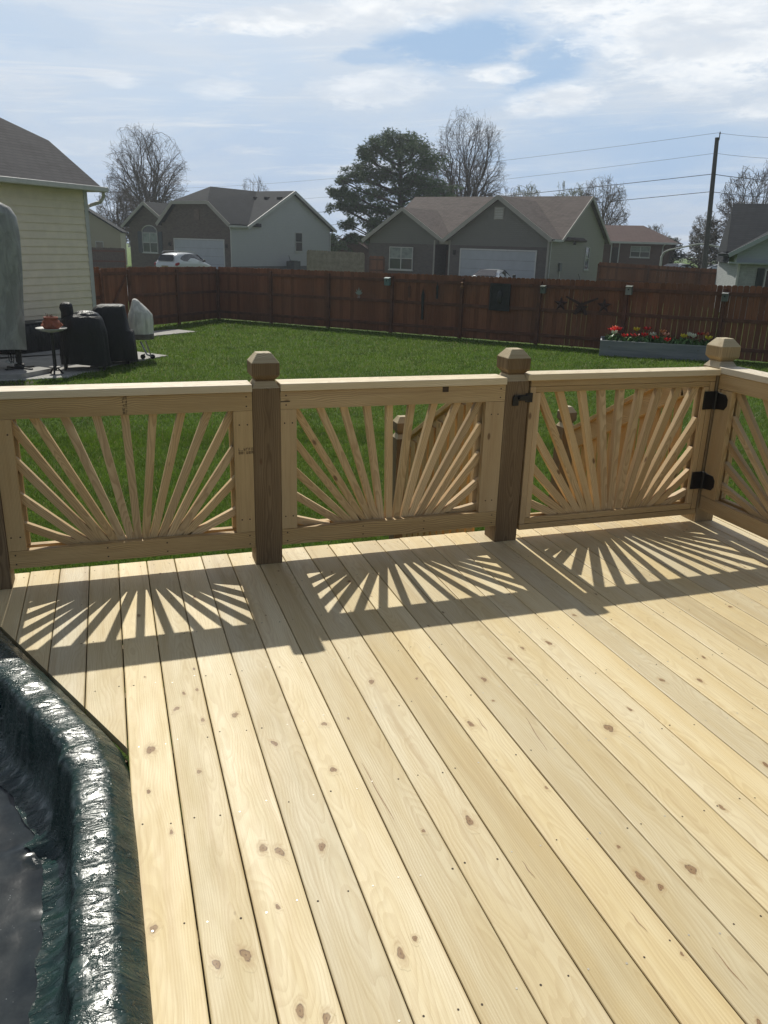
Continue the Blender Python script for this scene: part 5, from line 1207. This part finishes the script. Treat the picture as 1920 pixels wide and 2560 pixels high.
bare((49.0, 71.8, -.8), 9.9, 2.75, 29, 'fan shaped bare tree behind the right gable of the grey house', .2, 8, 4, .26, TWIG2, kids=(8, 6, 4), lean=.85, minr=.009)
bare((50.3, 52.0, -.8), 9.6, 2.7, 30, 'dense bare tree right of the utility pole', .22, 7, 4, .28, kids=(8, 6, 4), lean=.85, minr=.010)
bare((57.3, 65.9, -.8), 6.6, 1.3, 31, 'small pale bare tree just left of the utility pole', .25, 6, 4, .16, TWIG2, minr=.011)
bare((62, 80, -.8), 5.6, 1.8, 33, 'faint small bare tree over the end of the brown ranch roof', .3, 6, 4, .15, TWIG2, minr=.009)
def clumps(mb, c, r, n, rr, s=.22, flat=.7):
    for i in range(n):
        while True:
            v = Vector((rr.gauss(0, .52), rr.gauss(0, .52), rr.gauss(0, .52)))
            if v.length < 1.5: break
        p = c + Vector((v.x * r, v.y * r, v.z * r * flat))
        for k in range(5):
            d = Vector((rr.gauss(0, 1), rr.gauss(0, 1), rr.gauss(.35, .8))).normalized() * s * rr.uniform(.6, 1.2); w = d.orthogonal().normalized() * s * .16
            mb.poly([p - w, p + w, p + d])
def leafmat(name, a, b):
    m, nt, bb = base_mat(name, .7, .2); g = nt.node('ShaderNodeNewGeometry').outputs['Random Per Island']; nt.put(bb.inputs['Base Color'], nt.mix(g, a, b)); return m
NEED = leafmat('pine_needles', (.040, .085, .030), (.105, .175, .055))
pn = (25.6, 66.7, -.8); t = thing('pine_tree', 'big dark green pine with uneven layered branches behind the grey house', 'tree', pn)
# layers measured as (sideways metres, height above base, radius)
LY = [(-1.1, 11.0, 1.1), (-2.6, 10.3, 1.1), (.2, 10.8, 1.2), (1.2, 10.2, 1.2), (-3.4, 9.6, .8), (-1.5, 9.7, 1.5), (.7, 9.3, 1.6), (2.1, 9.1, 1.1), (-4.6, 8.4, .8), (-5.6, 7.6, .9), (-3.3, 8.0, 1.3), (-1.0, 8.0, 1.5), (1.2, 7.8, 1.6), (2.7, 7.3, 1.3), (-6.2, 6.6, .9), (-4.6, 6.6, 1.2), (-2.3, 6.6, 1.3), (.3, 6.6, 1.4), (2.6, 6.3, 1.3), (4.0, 6.5, .9), (-5.9, 5.4, .8), (-4.2, 5.3, 1.1), (-1.9, 5.2, 1.0), (1.2, 5.4, 1.3), (3.3, 5.3, 1.1), (-5.2, 4.2, .7), (-3.2, 4.1, 1.0), (-.9, 4.0, .9), (1.5, 4.2, 1.2), (-4.6, 3.0, .7), (-2.7, 2.9, .7), (-5.2, 2.1, .5), (3.0, 4.0, 1.0)]
sx = Vector((.91, -.41, 0)); sy = Vector((.41, .91, 0)); rr = random.Random(3); A = MB(); B = MB()
A.tube((0, 0, -.2), (-.1, 0, 5), .42, .32, 10); A.tube((-.1, 0, 5), (-.5, 0, 11), .32, .05, 8)
for (dx, h, r) in LY:
    for q in range(3):
        dy = rr.uniform(-2.6, 2.6) * (1 if abs(dx) < 4 else .5) * (q - 1) * .9; c = sx * (dx * .94 + rr.uniform(-.25, .25) * q) + sy * dy + Vector((0, 0, h + rr.uniform(-.2, .2)))
        st_ = Vector((-.04 * h, 0, max(1.6, h - 1.1 - .12 * abs(dx)))); m_ = st_.lerp(c, .6) + Vector((0, 0, -.25)); A.tube(st_, m_, .09, .06, 5, caps=False); A.tube(m_, c, .06, .025, 5, caps=False)
        rq = r * (.8 if q != 1 else 1)
        for u in range(6):
            cc_ = c + Vector((rr.gauss(0, .66), rr.gauss(0, .66), rr.gauss(0, .30))) * rq; B_n = int(24 * rq + 9); clumps(B, cc_, rq * .55, B_n, rr, .24, .6)
            A.tube(c, cc_, .025, .012, 3, caps=False)
A.build('trunk', BARK, t, fix=False); B.build('crown', NEED, t, fix=False)
def leafy(loc, H, W, seed, label, mat, cat='tree', name='tree', n=26, s=.22, tr=.35):
    rr = random.Random(seed); t = thing(name, label, cat, loc); A = MB(); B = MB(); A.tube((0, 0, -.1), (0, 0, H * .6), .12, .06, 6)
    for i in range(n):
        a = rr.uniform(0, 6.28); q = rr.random() ** .5; z = H * rr.uniform(tr, .92); k = math.sin(math.pi * min(1, max(.05, (z / H - tr) / (1 - tr) * .8 + .2))) ; c = Vector((math.cos(a) * q * W * k, math.sin(a) * q * W * k, z)); A.tube((0, 0, z * .6), c, .03, .015, 4, caps=False); clumps(B, c, W * .32, 40, rr, s)
    A.build('trunk', BARK, t, fix=False); B.build('crown', mat, t, fix=False)
leafy((49.5, 83.2, -.8), 8.6, .9, 41, 'bright yellow green leafing tree top between the two willows', leafmat('fresh_leaf', (.14, .22, .04), (.24, .30, .06)), n=20, tr=.5)
leafy((48.6, 54.6, -.8), 5.4, 1.7, 42, 'dark brownish leafy tree behind the utility pole and carport', leafmat('brown_leaf', (.03, .028, .022), (.06, .05, .035)), n=40, tr=.1)
leafy((46.8, 57.2, -.8), 3.9, 1.4, 43, 'low dark rounded shrub left of the utility pole', leafmat('dark_leaf', (.02, .03, .022), (.035, .05, .035)), 'shrub', 'shrub', 30, .2, .1)
leafy((13.6, 86, -.8), 7.6, .6, 44, 'small dark evergreen tip showing over the left house ridge', NEED, n=14, tr=.6)
leafy((19.3, 66.5, -.8), 3.3, 1.0, 45, 'small evergreen bush under the pine beside the white house', NEED, 'shrub', 'shrub', 20, .2, .3)
mb = MB(); rr = random.Random(77)
for i in range(260):
    a = R(rr.uniform(-12, 55)); d = rr.uniform(210, 250); h = rr.uniform(2.5, 5.5); c = Vector((d * math.sin(a), d * math.cos(a), -1 + h * .5)); clumps(mb, c, h * .6, 14, rr, 1.1, .9)
o = mb.build('distant_woods', leafmat('far_leaf', (.06, .06, .055), (.10, .10, .09)), fix=False); tag(o, 'low far-off line of trees on the horizon', 'woods', kind='stuff')

# ------------------------------------------------------------------ utility pole and wires
CAM = Vector((0.3325, -3.9313, 1.6330))
RX = Vector((0.94798, -0.31714, 0.02731)); UX = Vector((0.07618, 0.30936, 0.94789)); FX = Vector((0.30907, 0.89650, -0.31743)); FPX = 1996.28
def at(x, y, D):
    """point at horizontal distance D seen at (x, y) of the 1659-wide view; used to measure the wires' real heights"""
    u = x * 1920 / 1659; v = y * 1920 / 1659
    d = FX * FPX + RX * (u - 960) - UX * (v - 1280); return CAM + d * (D / math.hypot(d.x, d.y))
PT = at(1550, 289, 55); PB = at(1519, 600, 55); ax_ = (PB - PT) / (PT.z - PB.z); PB2 = PT + ax_ * (PT.z + .8)
po_ = (PB2.x, PB2.y, -.8)
t = thing('utility_pole', 'tall weathered wooden utility pole leaning slightly, carrying four wires', 'pole', po_)
mb = MB(po_); mb.tube(PB2, PT - (PT - PB2).normalized() * .2, .17, .115, 12); mb.build('shaft', plain('pole_wood', (.085, .08, .078), .9, .2, 3), t, smooth=False)
mb = MB(po_); mb.tube(PT - Vector((0, 0, .35)) + Vector((.13, -.05, 0)), PT + Vector((.13, -.05, .02)), .03, .03, 6); mb.tube(PT + Vector((.13, -.05, .0)), PT + Vector((.13, -.05, .12)), .05, .02, 8); mb.build('insulator', DARKM, t)
WIRE = plain('wire_black', (.03, .03, .032), .6); WIREG = plain('wire_grey', (.10, .10, .105), .5)
def wire(y0, yL, yR, r, label, sag=.6, m=WIRE, dx=0):
    a = at(1545 + dx, y0, 54.8); b = at(60, yL, 150); c = at(1790, yR, 60)
    t_ = []
    for (p, q, n, sg) in ((c, a, 8, .15), (a, b, 40, sag)):
        for i in range(n + (1 if p is a else 0)):
            u = i / n; P = p.lerp(q, u); P.z -= sg * 4 * u * (1 - u); t_.append(P)
    mb = MB(tuple(a)); mb.path(t_, r, 5); o = mb.build('power_line', m); o.location = a; tag(o, label, 'wire', 'power lines on the utility pole')
wire(287, 400, 296, .009, 'topmost thin wire from the tip of the utility pole', 1.6, WIREG, 5)
wire(331, 436, 342, .009, 'second thin wire from the top of the utility pole', 1.6, WIREG)
wire(376, 474, 392, .019, 'thick third wire crossing in front of the pine', 1.2, WIRE, -6)
wire(414, 505, 428, .018, 'lowest thick wire, passing behind the grey house roof', 1.0, WIRE, -9)

# ------------------------------------------------------------------ sky
w = bpy.data.worlds.new('World'); SC.world = w; w.use_nodes = True
nt = NT(w); bg = nt.n['Background']; bg.inputs['Strength'].default_value = .108
sky = nt.node('ShaderNodeTexSky', sky_type='NISHITA'); sky.sun_disc = False; sky.sun_elevation = R(46.5); sky.sun_rotation = R(0); sky.air_density = 1.0; sky.dust_density = 1.2; sky.ozone_density = 1.0
tc = nt.node('ShaderNodeTexCoord').outputs['Generated']
x, y, z = nt.sep(tc)
zc = nt.m('MAXIMUM', z, 0.0)
az = nt.m('MULTIPLY', nt.m('ARCTAN2', x, y), 57.2958); el = nt.m('MULTIPLY', nt.m('ARCSINE', z), 57.2958)
# cloud layer coordinates on a flat sheet overhead
k = nt.m('DIVIDE', 1., nt.m('ADD', zc, .10)); cp_ = nt.comb(nt.m('MULTIPLY', x, k), nt.m('MULTIPLY', y, k), 0.)
sph = nt.comb(nt.m('MULTIPLY', az, .055), nt.m('MULTIPLY', el, .17), 0.)
n1 = nt.noise(sph, 1.5, 8, .62, .5); n2 = nt.noise(sph, 4.2, 8, .66, .35); n3 = nt.noise(nt.vm('ADD', sph, (9, 4, 1)), 2.4, 6, .6, .8); n4 = nt.noise(sph, 14, 6, .7, .4)
nn = nt.m('ADD', nt.m('MULTIPLY', nt.m('SUBTRACT', n2, .5), 2.6), nt.m('MULTIPLY', nt.m('SUBTRACT', n4, .5), 1.3))
def blob(a0, e0, ra, re, rot=0, edge=.55, w_=1.):
    ca, sa = math.cos(R(rot)), math.sin(R(rot))
    dx = nt.m('SUBTRACT', az, a0); dy = nt.m('SUBTRACT', el, e0)
    u = nt.m('DIVIDE', nt.m('ADD', nt.m('MULTIPLY', dx, ca), nt.m('MULTIPLY', dy, sa)), ra); v = nt.m('DIVIDE', nt.m('SUBTRACT', nt.m('MULTIPLY', dy, ca), nt.m('MULTIPLY', dx, sa)), re)
    d = nt.m('SQRT', nt.m('ADD', nt.m('MULTIPLY', u, u), nt.m('MULTIPLY', v, v)))
    return nt.m('MULTIPLY', nt.ss(nt.m('ADD', d, nt.m('MULTIPLY', nn, edge)), 1.2, .55), w_)
def mx(a, b): return nt.m('MAXIMUM', a, b)
blue = mx(blob(22.8, 12.1, 5.2, 1.7, 3, .6), mx(blob(17.5, 11.1, 3.2, .55, 2, .6, .7), blob(28.8, 11.0, 3.4, 1.5, 24, .7, .85)))
blue = mx(blue, mx(blob(-2.5, 11.3, 5, 1.3, -4, .5, .30), blob(34, 5.5, 12, 2.6, 0, .5, .42)))
cl = mx(mx(blob(38, 12.4, 9.5, 3.2, -8, .8, .92), blob(30.5, 14.0, 5, 1.2, 0, .8, .9)), mx(blob(25.6, 10.3, 2.3, .55, 4, .95, .75), blob(29.5, 9.0, 3.6, .9, 8, .7, .8)))
cl = mx(cl, mx(blob(12, 12.9, 7, .75, 6, .8, .95), blob(21, 14.2, 7, 1.5, 8, .6, .95)))
cl = mx(cl, mx(blob(17.5, 9.4, 4.2, 1.2, 5, .85, .6), mx(blob(8, 9.0, 2.4, .6, 3, .7, .55), blob(1.5, 9.1, 1.6, .5, -6, .7, .5))))
cl = mx(cl, blob(42, 8.2, 3, .5, 5, .7, .6))
haze = nt.mix(nt.ss(el, 0., 11.), (3.7, 4.9, 6.8), (5.0, 6.15, 7.6))
haze = nt.mix(nt.ss(n1, .35, .68, 0, .55), haze, (6.2, 6.7, 7.3))
stk = nt.noise(nt.comb(nt.m('MULTIPLY', nt.m('ADD', az, nt.m('MULTIPLY', el, 1.2)), .035), nt.m('MULTIPLY', nt.m('SUBTRACT', el, nt.m('MULTIPLY', az, .06)), .55), 0.), 1.6, 7, .68, .6)
haze = nt.mix(nt.ss(stk, .48, .72, 0, .75), haze, (7.3, 7.6, 8.0))
haze = nt.mix(nt.ss(stk, .46, .28, 0, .25), haze, (4.0, 5.2, 7.0))
haze = nt.mix(nt.ss(el, 7., 15., 0, .45), haze, (7.4, 7.9, 8.5))
skyc = nt.mix(nt.ss(n3, .3, .7, .92, 1.), sky.outputs[0], haze)
bl = nt.mix(.45, (2.3, 3.7, 5.4), sky.outputs[0])
skyc = nt.mix(nt.m('MULTIPLY', blue, .8), skyc, (3.0, 4.7, 7.0))
shade = nt.ss(nt.noise(nt.vm('ADD', sph, (2, 7, 3)), 3.2, 6, .6, .3), .38, .62)
clc = nt.mix(shade, (9.3, 9.5, 9.6), (6.9, 7.4, 8.0))
skyc = nt.mix(nt.m('MULTIPLY', cl, nt.ss(n2, .28, .60, .45, 1.)), skyc, clc)
amb = nt.mix(.35, (2.1, 2.25, 2.45), sky.outputs[0])
clear = nt.m('MAXIMUM', nt.ss(el, 17., 32.), nt.ss(y, .45, .0))
skyc = nt.mix(clear, skyc, amb)
nt.put(bg.inputs['Color'], skyc)

sun = bpy.data.lights.new('sun', 'SUN'); sun.energy = 4.2; sun.angle = R(.55); sun.color = (1, .965, .87)
so_ = bpy.data.objects.new('sun', sun); COL.objects.link(so_); so_.rotation_euler = (-SUNDIR).to_track_quat('-Z', 'Y').to_euler(); so_.location = (0, 0, 30)

# ------------------------------------------------------------------ haze volume added to imitate veiling lens glare
mb = MB(); mb.box(-425, 425, -90, 440, -3, 17); hz_o = mb.build('haze', None); tag(hz_o, 'thin pale haze volume added to imitate lens glare over the gardens', 'haze', kind='stuff')
hm = bpy.data.materials.new('haze_veil'); hm.use_nodes = True; hn = hm.node_tree; hn.nodes.clear()
ho = hn.nodes.new('ShaderNodeOutputMaterial'); hv = hn.nodes.new('ShaderNodeVolumePrincipled'); hv.inputs['Density'].default_value = .0007; hv.inputs['Color'].default_value = (.86, .92, 1., 1); hv.inputs['Anisotropy'].default_value = .35
hn.links.new(hv.outputs[0], ho.inputs['Volume']); hz_o.data.materials.clear(); hz_o.data.materials.append(hm)

# ------------------------------------------------------------------ camera
cam = bpy.data.cameras.new('camera'); co = bpy.data.objects.new('camera', cam); COL.objects.link(co)
cam.sensor_fit = 'HORIZONTAL'; cam.sensor_width = 36; cam.lens = 36 * 1996.28 / 1920; cam.clip_end = 2000; cam.clip_start = .05
M = Matrix((RX, UX, -FX)).transposed().to_4x4(); M.translation = CAM; co.matrix_world = M
SC.camera = co
SC.view_settings.view_transform = 'Standard'; SC.view_settings.look = 'None'; SC.view_settings.exposure = 0.0; SC.view_settings.gamma = 1
SC.render.resolution_x = 768; SC.render.resolution_y = 1024
SC.cycles.max_bounces = 6
